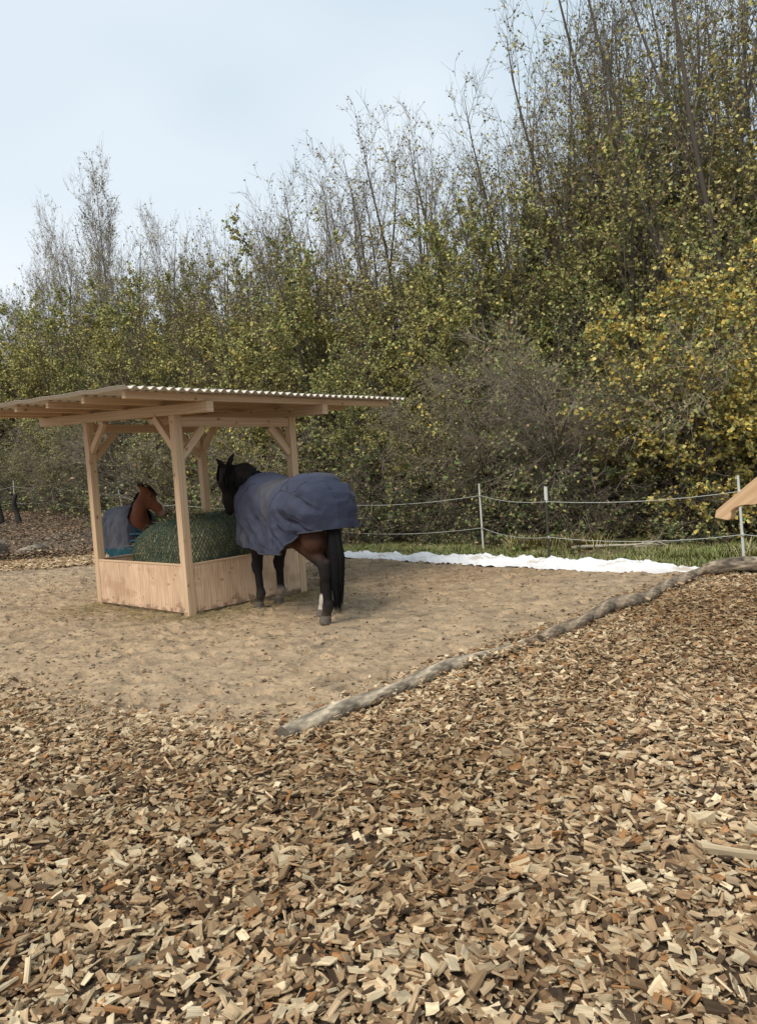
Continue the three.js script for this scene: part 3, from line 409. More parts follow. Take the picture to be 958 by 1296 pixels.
/* o: name,label,pos,heading,scale, poll, D (poll to muzzle), F (face front), feet {FL,FR,HL,HR} as x,z ; coat(x,y,z,head) colour; rug */
function makeHorse(o) {
  const root = thing(o.name, o.label, 'horse', o.pos, Math.atan2(-o.heading[1], o.heading[0])); root.scale.setScalar(o.scale);
  const D = norm3(o.D), Fq = norm3(o.F), l0 = norm3(cross3(D, Fq)), F = cross3(l0, D), P = o.poll; // head frame: D along, F face front, l0 across
  const H = (d, f, l) => [P[0] + D[0] * d + F[0] * f + l0[0] * l, P[1] + D[1] * d + F[1] * f + l0[1] * l, P[2] + D[2] * d + F[2] * f + l0[2] * l];
  const nb = [0.56, 1.30, 0], ne = H(0.07, -0.075, 0), nm = [lerp(nb[0], ne[0], 0.5) + (o.arch?.[0] ?? 0), lerp(nb[1], ne[1], 0.5) + (o.arch?.[1] ?? 0.03), lerp(nb[2], ne[2], 0.5) + (o.arch?.[2] ?? 0)];
  const nk = o.neck ?? 1;
  const trunk = [[0.47, 1.14, 0, -0.05, 1.10, 0, 0.30, 0.325, 0, 1.1], [-0.05, 1.10, 0, -0.6, 1.22, 0, 0.325, 0.30, 0, 1.08], [-0.6, 1.22, 0, -0.85, 1.19, 0, 0.31, 0.23, 0, 1.02], [0.38, 1.40, 0, 0.05, 1.32, 0, 0.17, 0.16, 0, 1.5], [0.52, 1.12, 0, 0.60, 1.24, 0, 0.24, 0.20, 0, 1.05]];
  const neck = [[...nb, ...nm, 0.235 * nk, 0.165 * nk, 0, 1.7], [...nm, ...ne, 0.165 * nk, 0.115 * nk, 0, 1.5]];
  const legs = [], ht = [];
  for (const [k, s] of [['FL', -1], ['FR', 1]]) { const [fx, fz] = o.feet[k], lift = o.lift?.[k] ?? 0; const kn = [lerp(0.44, fx, 0.62) + 0.02, 0.51 + lift, lerp(0.16 * s, fz, 0.6)], fe = [fx - 0.015, 0.185 + lift, fz];
    legs.push([0.44, 1.20, 0.15 * s, 0.36, 0.93, 0.17 * s, 0.16, 0.125, 0.06], [0.36, 0.95, 0.17 * s, ...kn, 0.105, 0.056, 0.03], [kn[0] + 0.012, kn[1] + 0.02, kn[2], kn[0] + 0.008, kn[1] - 0.035, kn[2], 0.058, 0.053, 0.025], [kn[0] - 0.004, kn[1] - 0.03, kn[2], ...fe, 0.042, 0.037, 0.02], [fe[0] - 0.012, fe[1] + 0.01, fz, fe[0], fe[1] - 0.015, fz, 0.046, 0.046, 0.02], [...fe, fx + 0.035, 0.085 + lift, fz, 0.040, 0.041, 0.02], [fx + 0.038, 0.07 + lift, fz, fx + 0.058, 0.03 + lift, fz, 0.045, 0.056, 0.012]); }
  for (const [k, s] of [['HL', -1], ['HR', 1]]) { const [fx, fz] = o.feet[k]; const st = [lerp(-0.50, fx + 0.30, 0.35), 0.95, 0.185 * s], hk = [fx - 0.035, 0.58, lerp(0.15 * s, fz, 0.75)], fe = [fx - 0.02, 0.195, fz];
    legs.push([-0.68, 1.16, 0.14 * s, ...st, 0.225, 0.155, 0.08], [-0.78, 1.12, 0.13 * s, lerp(-0.78, hk[0], 0.5), 0.86, 0.15 * s, 0.18, 0.125, 0.08], [...st, hk[0] + 0.02, hk[1] + 0.04, hk[2], 0.145, 0.058, 0.05], [hk[0] - 0.035, hk[1] + 0.06, hk[2], hk[0] - 0.01, hk[1] - 0.06, hk[2], 0.042, 0.05, 0.025], [hk[0] + 0.01, hk[1] + 0.02, hk[2], hk[0], hk[1] - 0.09, hk[2], 0.06, 0.05, 0.025], [hk[0], hk[1] - 0.06, hk[2], ...fe, 0.047, 0.041, 0.02], [fe[0] - 0.014, fe[1] + 0.01, fz, fe[0], fe[1] - 0.015, fz, 0.05, 0.049, 0.02], [...fe, fx + 0.03, 0.09, fz, 0.043, 0.043, 0.02], [fx + 0.033, 0.07, fz, fx + 0.055, 0.03, fz, 0.046, 0.057, 0.012]); }
  for (const b of legs) if (b[1] < 0.9) { b[6] *= LEG; b[7] *= LEG; }
  const head = [[0.03, -0.01, 0, 0.19, 0.0, 0, 0.095, 0.098, 0.04, 1.05], [0.19, 0.002, 0, 0.40, 0.012, 0, 0.095, 0.066, 0.05, 1.25], [0.40, 0.012, 0, 0.545, -0.004, 0, 0.066, 0.056, 0.04, 1.0], [0.11, -0.11, 0, 0.24, -0.10, 0, 0.085, 0.082, 0.05, 1.15], [0.24, -0.095, 0, 0.50, -0.055, 0, 0.075, 0.044, 0.05, 1.25], [0.50, -0.055, 0, 0.555, -0.05, 0, 0.044, 0.036, 0.02, 1.0],
    [0.545, 0.012, 0.03, 0.56, 0.018, 0.033, 0.026, 0.02, 0.02], [0.545, 0.012, -0.03, 0.56, 0.018, -0.033, 0.026, 0.02, 0.02], [0.165, 0.045, 0.078, 0.20, 0.045, 0.078, 0.028, 0.022, 0.03], [0.165, 0.045, -0.078, 0.20, 0.045, -0.078, 0.028, 0.022, 0.03]];
  const er = o.ears || [0.075, 0.02];
  for (const s of [-1, 1]) head.push([-0.055, -0.005, 0.052 * s, -0.105, 0.0, lerp(0.052, er[0], 0.4) * s, 0.034, 0.033, 0.02, 1], [-0.105, 0.0, lerp(0.052, er[0], 0.4) * s, er[2] ?? -0.195, er[1], er[0] * s, 0.033, 0.008, 0.012, 1]);
  const toHead = (x, y, z) => { const q = [x - P[0], y - P[1], z - P[2]]; return [dot3(q, D), dot3(q, F), dot3(q, l0)]; };
  const f = (x, y, z) => {
    let d = 1e3; for (const b of trunk) d = smin(d, bone(x, y, z, b), 0.12);
    let n = 1e3; for (const b of neck) n = smin(n, bone(x, y, z, b), 0.10); d = smin(d, n, 0.12);
    for (const b of legs) { const q = bone(x, y, z, b); if (q < 0.4) d = smin(d, q, b[8]); }
    const [a, c, e] = toHead(x, y, z); if (Math.hypot(a - 0.2, c, e) < 0.75) { let h = 1e3; for (const b of head) h = smin(h, bone(a, c, e, b), b[8]); d = smin(d, h, 0.05); }
    return d;
  };
  const ends = [P, H(0.6, 0, 0), H(-0.24, 0, 0.1), H(-0.24, 0, -0.1), H(0.3, -0.2, 0), H(0.3, 0.15, 0)];
  const lo = [Math.min(-1.2, ...ends.map((e) => e[0] - 0.08)), -0.04, Math.min(-0.42, ...ends.map((e) => e[2] - 0.15))], hi = [Math.max(0.9, ...ends.map((e) => e[0] + 0.1)), Math.max(1.7, ...ends.map((e) => e[1] + 0.08)), Math.max(0.42, ...ends.map((e) => e[2] + 0.15))];
  const { P: V, I } = surfaceNet(f, lo, hi, o.cell || 0.011), N = [], C = [], UV = [], e = 0.004;
  for (let i = 0; i < V.length; i += 3) {
    const x = V[i], y = V[i + 1], z = V[i + 2], g = norm3([f(x + e, y, z) - f(x - e, y, z), f(x, y + e, z) - f(x, y - e, z), f(x, y, z + e) - f(x, y, z - e)]);
    N.push(...g); C.push(...o.coat(x, y, z, toHead(x, y, z))); UV.push(x + z, y * 0.5);
  }
  const g = new THREE.BufferGeometry(); g.setAttribute('position', new THREE.Float32BufferAttribute(V, 3)); g.setAttribute('normal', new THREE.Float32BufferAttribute(N, 3)); g.setAttribute('color', new THREE.Float32BufferAttribute(C, 3)); g.setAttribute('uv', new THREE.Float32BufferAttribute(UV, 2)); g.setIndex(I);
  part('body', g, mat([1, 1, 1], 0.72, { vertexColors: true, bumpMap: coatBump, bumpScale: 0.004, specularIntensity: 0.35 }), root);
  for (const s of [-1, 1]) { const eg = new THREE.SphereGeometry(0.021, 14, 10); eg.translate(...H(0.185, 0.048, 0.092 * s)); part('eye', eg, mat([0.01, 0.007, 0.005], 0.12), root); }
  const r = rng(o.seed); // mane along the crest
  const mane = new MB(), mc = o.hair, crest = (t) => { // outer line of the neck from withers to poll
    const a = t < 0.5 ? nb : nm, b = t < 0.5 ? nm : ne, q = t < 0.5 ? t * 2 : t * 2 - 1, c = [0, 1, 2].map((k) => lerp(a[k], b[k], q)), dir = norm3([0, 1, 2].map((k) => ne[k] - nb[k])), up = norm3([-dir[1], Math.hypot(dir[0], dir[2]), -dir[2] * 0.3]), rr = nk * lerp(t < 0.5 ? 0.235 : 0.165, t < 0.5 ? 0.165 : 0.115, q);
    return [c[0] + up[0] * rr * 0.94, c[1] + up[1] * rr * 0.94, c[2] + up[2] * rr * 0.94];
  };
  for (let k = 0; k < 520; k++) {
    const t = 0.12 + 0.9 * r(), a = crest(Math.min(1, t)), sd = o.maneSide * (r() < 0.86 ? 1 : -1), L = (0.15 + r() * 0.16) * (o.maneLen ?? 1), out = 0.07 + r() * 0.05, b = t > 0.97 ? H(-0.05, 0.06, 0) : null;
    const p0 = [a[0] + (r() - 0.5) * 0.02, a[1] - 0.012, a[2] + (r() - 0.5) * 0.03], j = (r() - 0.5) * 0.07;
    mane.tube([p0, [p0[0] + j * 0.3 + 0.01, p0[1] + 0.02 + r() * 0.02, p0[2] + sd * out * 0.5], [p0[0] + j * 0.7, p0[1] - L * 0.45, p0[2] + sd * (out + 0.015)], [p0[0] + j, p0[1] - L, p0[2] + sd * (out + 0.02 + r() * 0.02)]], [0.006, 0.007, 0.006, 0.002], 3, mc.map((c) => c * (0.6 + r() * 0.8)));
  }
  for (let k = 0; k < 90; k++) { const p0 = H(-0.085, 0.02 + r() * 0.02, (r() - 0.5) * 0.06), L = 0.12 + r() * 0.12, q = (r() - 0.5) * 0.12, a = H(-0.07, 0.09, q * 0.6), b = H(-0.02 + L * 0.5, 0.112, q), c = H(L, 0.108, q * 1.2); mane.tube([p0, a, b, c], [0.005, 0.006, 0.005, 0.002], 3, mc.map((v) => v * (0.6 + r() * 0.8))); }
  part('mane', mane.geo(), hairMat, root);
  const tail = new MB();
  for (let k = 0; k < 420; k++) { const an = r() * 6.283, q = Math.sqrt(r()), wx = Math.cos(an) * q, wz = Math.sin(an) * q, L = 0.12 + r() * 0.42, lean = o.tailLean || 0;
    const pts = [[-0.94 + wx * 0.03, 1.28, wz * 0.03], [-1.0 + wx * 0.04, 1.18, wz * 0.05], [-1.065 + wx * 0.055, 0.95, wz * 0.075 + lean * 0.3], [-1.105 + wx * 0.065, 0.68, wz * 0.085 + lean * 0.7], [-1.09 + wx * 0.06, 0.46, wz * 0.075 + lean], [-1.08 + wx * 0.045, L, wz * 0.05 + lean * 1.1]];
    tail.tube(pts, [0.008, 0.009, 0.009, 0.008, 0.006, 0.002], 3, mc.map((c) => c * (0.6 + r() * 0.8))); }
  part('tail', tail.geo(), hairMat, root);
  // rug: stations along x with top height and half width
  const T = [[-1.165, 1.20, -0.03], [-1.150, 1.25, 0.12], [-1.11, 1.33, 0.21], [-1.03, 1.44, 0.30], [-0.88, 1.525, 0.355], [-0.65, 1.555, 0.38], [-0.4, 1.53, 0.385], [-0.15, 1.51, 0.39], [0.1, 1.535, 0.375], [0.32, 1.605, 0.36], [0.45, 1.60, 0.35], [0.6, 1.53, 0.325], [0.72, 1.45, 0.26], [0.80, 1.38, 0.14], [0.825, 1.33, 0.02]];
  const rg = o.rug, nu = 130, nv = 96, rug = new MB(), pos = [[], []];
  const hem = (x, sd = -1) => rg.hem + 0.05 * ss(0.25, 0.75, x) + rg.rear * (sd < 0 ? ss(-0.62, -0.95, x) : ss(-0.3, -0.6, x)) - 0.03 * ss(0.1, -0.35, x) * ss(-0.8, -0.6, x) + 0.012 * Math.sin(x * 9);
  const side0 = 1.17, point = (u, w, off) => { // w -1..1 left hem, over the back, right hem
    const s = Math.sign(w) || 1, v = Math.abs(w), xf = v < 0.5 ? lerp(rg.collar ?? 0.34, 0.83, ss(0.0, 0.55, v)) : 0.83, x = lerp(-1.165, xf, u), tp = table(T, x, 1), wd = Math.max(0, table(T, x, 2) + off) * lerp(1, rg.tight ?? 1, ss(0.25, 0.55, x)), hm = hem(x, s);
    let y, z; const flap = ss(0.5, 1, v);
    if (v < 0.5) { const a = v / 0.5 * Math.PI / 2; z = wd * Math.sin(a) ** 0.92; y = side0 + (tp + off - side0) * Math.cos(a) ** 0.85; } else { const t = (v - 0.5) / 0.5; z = wd * (1 - (x < -0.8 ? 0.16 : 0.05) * t); y = lerp(side0, hm, t); }
    const fold = rg.folds * (0.014 * flap * Math.sin(x * 21 + 5 * fbm(x * 2, y * 2, s * 3, 2)) + 0.045 * fbm(x * 3.2 + y * 1.6, y * 2.4 - x, s * 5 + 1, 3) * (0.25 + flap) + 0.05 * fbm(x * 6 - y * 7, y * 3 + x * 2, s * 9, 3) + 0.03 * ss(0.02, 0.5, Math.abs(Math.sin(x * 7 - y * 9 + 3 * fbm(x * 2, y * 2, s, 2)))) * ss(-0.2, -0.5, x) * ss(1.5, 1.2, y) + 0.03 * (1 - Math.abs(fbm(x * 4 + y * 3, y * 5 - x * 2, s * 4 + 20, 2)) * 3) * ss(-0.3, -0.75, x));
    const k = clamp(wd / 0.25); z += fold * k * (v > 0.15 ? 1 : v / 0.15); y += (v < 0.3 ? fold * 0.8 : 0);
    return [x, y, z * s];
  };
  for (let q = 0; q < 2; q++) for (let j = 0; j <= nv; j++) for (let i = 0; i <= nu; i++) { const uu = i / nu, u = uu < 0.14 ? uu * 0.5 : uu > 0.86 ? 1 - (1 - uu) * 0.5 : 0.07 + (uu - 0.14) / 0.72 * 0.86, p = point(u, j / nv * 2 - 1, q ? -0.012 : 0.006); rug.v(...p, 0, 1, 0, rg.col(p, Math.abs(j / nv * 2 - 1), hem(p[0]))); }
  const w = nu + 1, o2 = w * (nv + 1);
  for (let j = 0; j < nv; j++) for (let i = 0; i < nu; i++) { const a = j * w + i, b = a + o2; rug.i.push(a, a + w + 1, a + 1, a, a + w, a + w + 1, b, b + 1, b + w + 1, b, b + w + 1, b + w); }
  const seam = (a, b) => rug.i.push(a, b, b + o2, a, b + o2, a + o2);
  for (let i = 0; i < nu; i++) { seam(i, i + 1); seam(nv * w + i + 1, nv * w + i); } for (let j = 0; j < nv; j++) { seam((j + 1) * w, j * w); seam(j * w + nu, (j + 1) * w + nu); }
  const rgeo = rug.geo(); rgeo.computeVertexNormals(); { const p = rgeo.attributes.position, uv = []; for (let i = 0; i < p.count; i++) uv.push(p.getX(i) * 2, p.getY(i) * 2 + Math.abs(p.getZ(i))); rgeo.setAttribute('uv', new THREE.Float32BufferAttribute(uv, 2)); }
  const rp = part('rug', rgeo, mat([1, 1, 1], 0.82, { vertexColors: true, bumpMap: rugBump, bumpScale: 0.014, specularIntensity: 0.5, side: THREE.DoubleSide }), root); rp.userData.label = rg.label;
  // binding along the hem, surcingle under the belly
  const hemLine = (s) => { const pts = []; for (let k = 0; k <= 90; k++) pts.push(point(0.02 + 0.96 * k / 90, s, 0.008)); return pts; };
  for (const s of [-1, 1]) { const bd = new MB(), h = hemLine(s); bd.tube(h, h.map(() => 0.011), 5, rg.bind); part('binding', bd.geo(false), mat(rg.bind, 0.8), rp); }
  for (const x of [0.16, -0.02]) { const sc = new MB(), pts = []; for (let k = 0; k <= 16; k++) { const a = k / 16 * Math.PI, y0 = hem(x) + 0.02; pts.push([x + 0.03 * Math.cos(a), y0 - 0.035 * Math.sin(a), -Math.cos(a) * 0.33]); } sc.tube(pts, pts.map(() => 0.014), 5, rg.strap); part('surcingle', sc.geo(false), mat(rg.strap, 0.7), rp); }
  if (rg.seams) for (const s of [-1, 1]) for (const [u0, u1, w0, w1] of [[0.36, 0.33, 0.16, 0.98], [0.20, 0.17, 0.14, 0.80], [0.80, 0.84, 0.2, 0.95], [0.04, 0.36, 0.36, 0.30]]) { // stitched seams, each its own
    const sm = new MB(), pts = []; for (let k = 0; k <= 40; k++) pts.push(point(lerp(u0, u1, k / 40), s * lerp(w0, w1, k / 40), 0.007)); sm.tube(pts, pts.map(() => 0.0055), 4, [1, 1, 1]); part('seam', sm.geo(false), mat(rg.bind, 0.85), rp); }
  if (rg.front) rg.front(rp);
  return root;
}
const rugBump = makeTex(512, 512, (u, v) => { const b = 128 + 110 * tfbm(u, v, 6, 4, 61) + 30 * tfbm(u, v, 128, 2, 63); return [b, b, b]; }, false);
const mixc = (a, b, t) => a.map((q, i) => lerp(q, b[i], t));
makeHorse({
  name: 'bay_horse', seed: 31, label: 'dark bay horse in a dusty navy rug eating over the feed box', pos: [-1.06, 0.02, -8.27], heading: [-0.575, -0.818], scale: 0.975, cell: 0.0105,
  poll: [1.10, 1.69, -0.18], D: [0.26, -0.95, 0.12], F: [0.88, 0.26, -0.36], arch: [-0.02, 0.08, 0.0], ears: [0.15, 0.0, -0.175], neck: 1.16,
  feet: { FL: [0.45, -0.15], FR: [0.49, 0.14], HL: [-1.0, -0.10], HR: [-0.63, 0.08] }, hair: [0.010, 0.009, 0.009], maneSide: -1, maneLen: 1, tailLean: -0.01,
  coat: (x, y, z, [d, f, l]) => {
    const black = [0.011, 0.009, 0.009], bay = [0.062, 0.027, 0.016], n = fbm(x * 9, y * 9, z * 9, 3);
    if (y < 0.085) { const h = 0.10 + 0.05 * n; return [h * 1.35, h * 1.15, h * 0.95]; }
    let c = mixc(bay, black, ss(0.82, 0.62, y)); if (x > 0.5 && y > 1.0) c = mixc(c, black, 0.92);
    if (y < 0.32) { const hr = x < -0.3 && x > -0.86 && z > -0.02, fr = x > 0.2 && z > 0; if (hr) c = mixc(c, [0.52, 0.47, 0.40], ss(0.27 + 0.03 * n, 0.24 + 0.03 * n, y)); else if (fr) c = mixc(c, [0.26, 0.22, 0.17], ss(0.25 + 0.05 * n, 0.17 + 0.05 * n, y)); else c = mixc(c, [0.05, 0.042, 0.033], ss(0.25, 0.12, y + 0.05 * n)); }
    return c.map((v) => v * (1 + 0.25 * n));
  },
  rug: { seams: true, hem: 0.76, rear: 0.22, folds: 1, label: 'dusty navy blue turnout rug', bind: [0.035, 0.038, 0.055], strap: [0.02, 0.02, 0.025],
    col: ([x, y, z], v) => { const n = fbm(x * 2.3, y * 2.3, z * 1.5 + 3, 4), m = fbm(x * 7, y * 5, z * 4 + 8, 3), navy = mixc([0.034, 0.039, 0.066], [0.062, 0.068, 0.100], clamp(0.5 + n * 1.3)); const mud = clamp(ss(0.02, 0.30, fbm(x * 2.1 + 7, y * 1.1, z + 2, 4) - 0.06 + 0.2 * Math.exp(-(((x + 0.34) / 0.14) ** 2)) * ss(1.45, 1.1, y) + 0.14 * Math.exp(-(((x - 0.05) / 0.25) ** 2)) * ss(1.2, 0.85, y))) * 0.42; return mixc(navy, [0.10, 0.092, 0.076], mud).map((q) => q * (1 + 0.3 * m)); } },
});
makeHorse({
  name: 'bay_pony', seed: 77, label: 'brown bay pony in a grey rug with turquoise trim behind the feed box', pos: [-3.62, 0.02, -10.82], heading: [0.52, 0.854], scale: 0.775, cell: 0.012,
  poll: [0.80, 1.87, -0.10], D: [0.415, -0.78, -0.46], F: [0.5, 0.57, -0.66], arch: [0.03, 0.0, 0.03], feet: { FL: [0.44, -0.15], FR: [0.46, 0.15], HL: [-0.80, -0.13], HR: [-0.78, 0.13] }, hair: [0.014, 0.011, 0.010], maneSide: 1, maneLen: 0.6,
  coat: (x, y, z, [d, f, l]) => {
    const bay = [0.135, 0.046, 0.021], black = [0.014, 0.011, 0.010], n = fbm(x * 9, y * 9, z * 9, 3);
    if (y < 0.085) return [0.06, 0.05, 0.04]; let c = mixc(bay, black, ss(0.75, 0.55, y));
    if (Math.hypot(d - 0.25, f, l) < 0.5 && d > -0.04) { if (d > 0.05) c = mixc(c, [0.62, 0.56, 0.50], ss(0.044, 0.030, Math.abs(l) - 0.012 * n) * ss(0.03, 0.05, f + 0.03) * ss(0.12, 0.16, d) * ss(0.56, 0.5, d)); c = mixc(c, [0.22, 0.15, 0.12], ss(0.46, 0.55, d) * 0.8); } else if (d < -0.08) c = mixc(c, black, 0.7);
    return c.map((v) => v * (1 + 0.25 * n));
  },
  rug: { hem: 0.66, rear: 0.1, collar: 0.50, tight: 0.93, folds: 0.8, label: 'grey pony rug edged in turquoise', bind: [0.02, 0.12, 0.16], strap: [0.02, 0.12, 0.16],
    col: ([x, y, z], v, hm) => { const n = fbm(x * 3, y * 3, z * 2 + 3, 4), c = mixc([0.065, 0.07, 0.09], [0.11, 0.115, 0.135], clamp(0.5 + n * 1.3)); return y < hm + 0.16 || (x > 0.8) ? [0.012 + 0.02 * n, 0.075 + 0.05 * n, 0.105 + 0.05 * n] : x > 0.7 ? mixc(c, [0.03, 0.035, 0.05], 0.8) : c; },
    front: (rp) => { for (const y of [1.10, 0.98]) { const m = new MB(); m.tube([[0.76, y, -0.22], [0.835, y, -0.11], [0.855, y, 0], [0.835, y, 0.11], [0.76, y, 0.22]], [0.022, 0.022, 0.022, 0.022, 0.022], 6, [1, 1, 1]); part('chest_strap', m.geo(false), mat([0.03, 0.11, 0.16], 0.7), rp); } } },
});
// ---------------------------------------------------------------- wood chips
const chipTex = makeTex(128, 256, (u, v) => { const f = tfbm(u, v, 32, 3, 71, 4), b = tfbm(u, v, 8, 2, 72, 2), s = 222 + 46 * f + 26 * b; return [s, s * 0.985, s * 0.955]; });
function chipGeo(seed, ragged) { // a torn split of wood: unit length along x, width along z, thickness along y
  const r = rng(seed), P = [], N = [], UV = [], j = (s) => (r() - 0.5) * s, bend = j(1.1), twist = j(0.9), taper = 0.55 + r() * 0.6;
  const out = [[-0.5 + j(0.16), -0.5 + j(0.3)], [j(0.3), -0.5 + j(0.24)], [0.5 + j(0.16), (-0.5 + j(0.3)) * taper], ...(ragged ? [[0.52 + j(0.16), j(0.4)]] : []), [0.5 + j(0.2), (0.5 + j(0.3)) * taper], [j(0.3), 0.5 + j(0.24)], [-0.5 + j(0.18), 0.5 + j(0.3)], ...(ragged ? [[-0.52 + j(0.16), j(0.4)]] : [])];
  const n = out.length, up = (x, z) => bend * (x * x - 0.1) * 1.6 + twist * x * z * 2, T = out.map(([x, z]) => [x, 0.5 + up(x, z) + j(0.25), z]), B = out.map(([x, z]) => [x * 0.96, -0.5 + up(x, z), z * 0.96]), ct = [j(0.2), 0.55 + up(0, 0), j(0.2)], cb = [0, -0.5 + up(0, 0), 0];
  const tri = (a, b, c) => { const A = new THREE.Vector3(...a), q = new THREE.Vector3(...b).sub(A).cross(new THREE.Vector3(...c).sub(A)).normalize(); for (const p of [a, b, c]) { P.push(...p); N.push(q.x, q.y, q.z); UV.push(p[2] * 0.5 + 0.3 * seed, p[0] * 0.35 + p[1] * 0.1); } };
  for (let k = 0; k < n; k++) { const m = (k + 1) % n; tri(ct, T[m], T[k]); tri(cb, B[k], B[m]); tri(T[k], T[m], B[m]); tri(T[k], B[m], B[k]); }
  const g = new THREE.BufferGeometry(); g.setAttribute('position', new THREE.Float32BufferAttribute(P, 3)); g.setAttribute('normal', new THREE.Float32BufferAttribute(N, 3)); g.setAttribute('uv', new THREE.Float32BufferAttribute(UV, 2)); return g;
}
const chipShapes = [0, 1, 1, 0, 1, 1, 0, 1, 1, 0].map((n, k) => chipGeo(100 + k, n));
const CHIPPAL = [[[0.72, 0.60, 0.42], 20], [[0.58, 0.44, 0.285], 27], [[0.44, 0.305, 0.185], 24], [[0.28, 0.18, 0.105], 17], [[0.11, 0.075, 0.05], 8], [[0.40, 0.21, 0.095], 4], [[0.35, 0.27, 0.18], 4]];
function chipTone(r, x, z) { const m = fbm(x * 0.55, z * 0.55, 21, 3), dark = clamp(0.25 + m * 1.2 + 0.25 * ss(0.5, 3.5, x)); let t = r() * 104; for (const [c, w] of CHIPPAL) { t -= w; if (t <= 0) { const b = (0.75 + r() * 0.5) * lerp(1.16, 0.72, dark); return [c[0] * b, c[1] * b * lerp(1, 0.93, dark), c[2] * b * lerp(1, 0.84, dark)]; } } return [0.3, 0.2, 0.1]; }
const bedGeo = sheet(-9, 10, -9, 2.6, 0.1, (x, z) => chipY(x, z) - 0.012, (x, z) => inside(x, z, CHIPS) > -0.04);
const chipBed = struct('wood_chip_bed', bedGeo, mat([0.14, 0.095, 0.06], 1, { map: grainTex, bumpMap: grainBump, bumpScale: 0.03 }), 'deep bed of loose wood chips in the foreground');
const tmpO = new THREE.Object3D();
function layChip(r, x, y, z, L, up) {
  const kind = r(), wd = kind < 0.17 ? 0.14 + r() * 0.14 : 0.34 + r() * 0.42, th = 0.06 + r() * 0.11, steep = r() < 0.25 ? 1.2 : 0.55;
  tmpO.position.set(x, y + L * 0.04 + up, z); tmpO.rotation.set((r() - 0.5) * steep * 2, r() * 6.283, (r() - 0.5) * steep * 1.5, 'YXZ'); tmpO.scale.set(L * (kind < 0.17 ? 1.3 : 0.95), L * th, L * wd); tmpO.updateMatrix(); return tmpO.matrix;
}
function chipMass(spots, parent) { // spots: [x, y, z, length, lift, r]
  const grp = new THREE.Group(); grp.name = 'loose_chips'; grp.userData.kind = 'stuff'; parent.add(grp);
  chipShapes.forEach((g, k) => { const mine = spots.filter((_, i) => i % chipShapes.length === k), im = shadows(new THREE.InstancedMesh(g, chipMat, mine.length)); im.name = 'loose_chips'; im.userData.kind = 'stuff'; const c = new THREE.Color(), r = rng(500 + k); mine.forEach((s, i) => { im.setMatrixAt(i, layChip(r, s[0], s[1], s[2], s[3], s[4])); c.setRGB(...chipTone(r, s[0], s[2])); im.setColorAt(i, c); }); grp.add(im); });
  return grp;
}
const chipMat = mat([1, 1, 1], 0.95, { map: chipTex, specularIntensity: 0.25 });
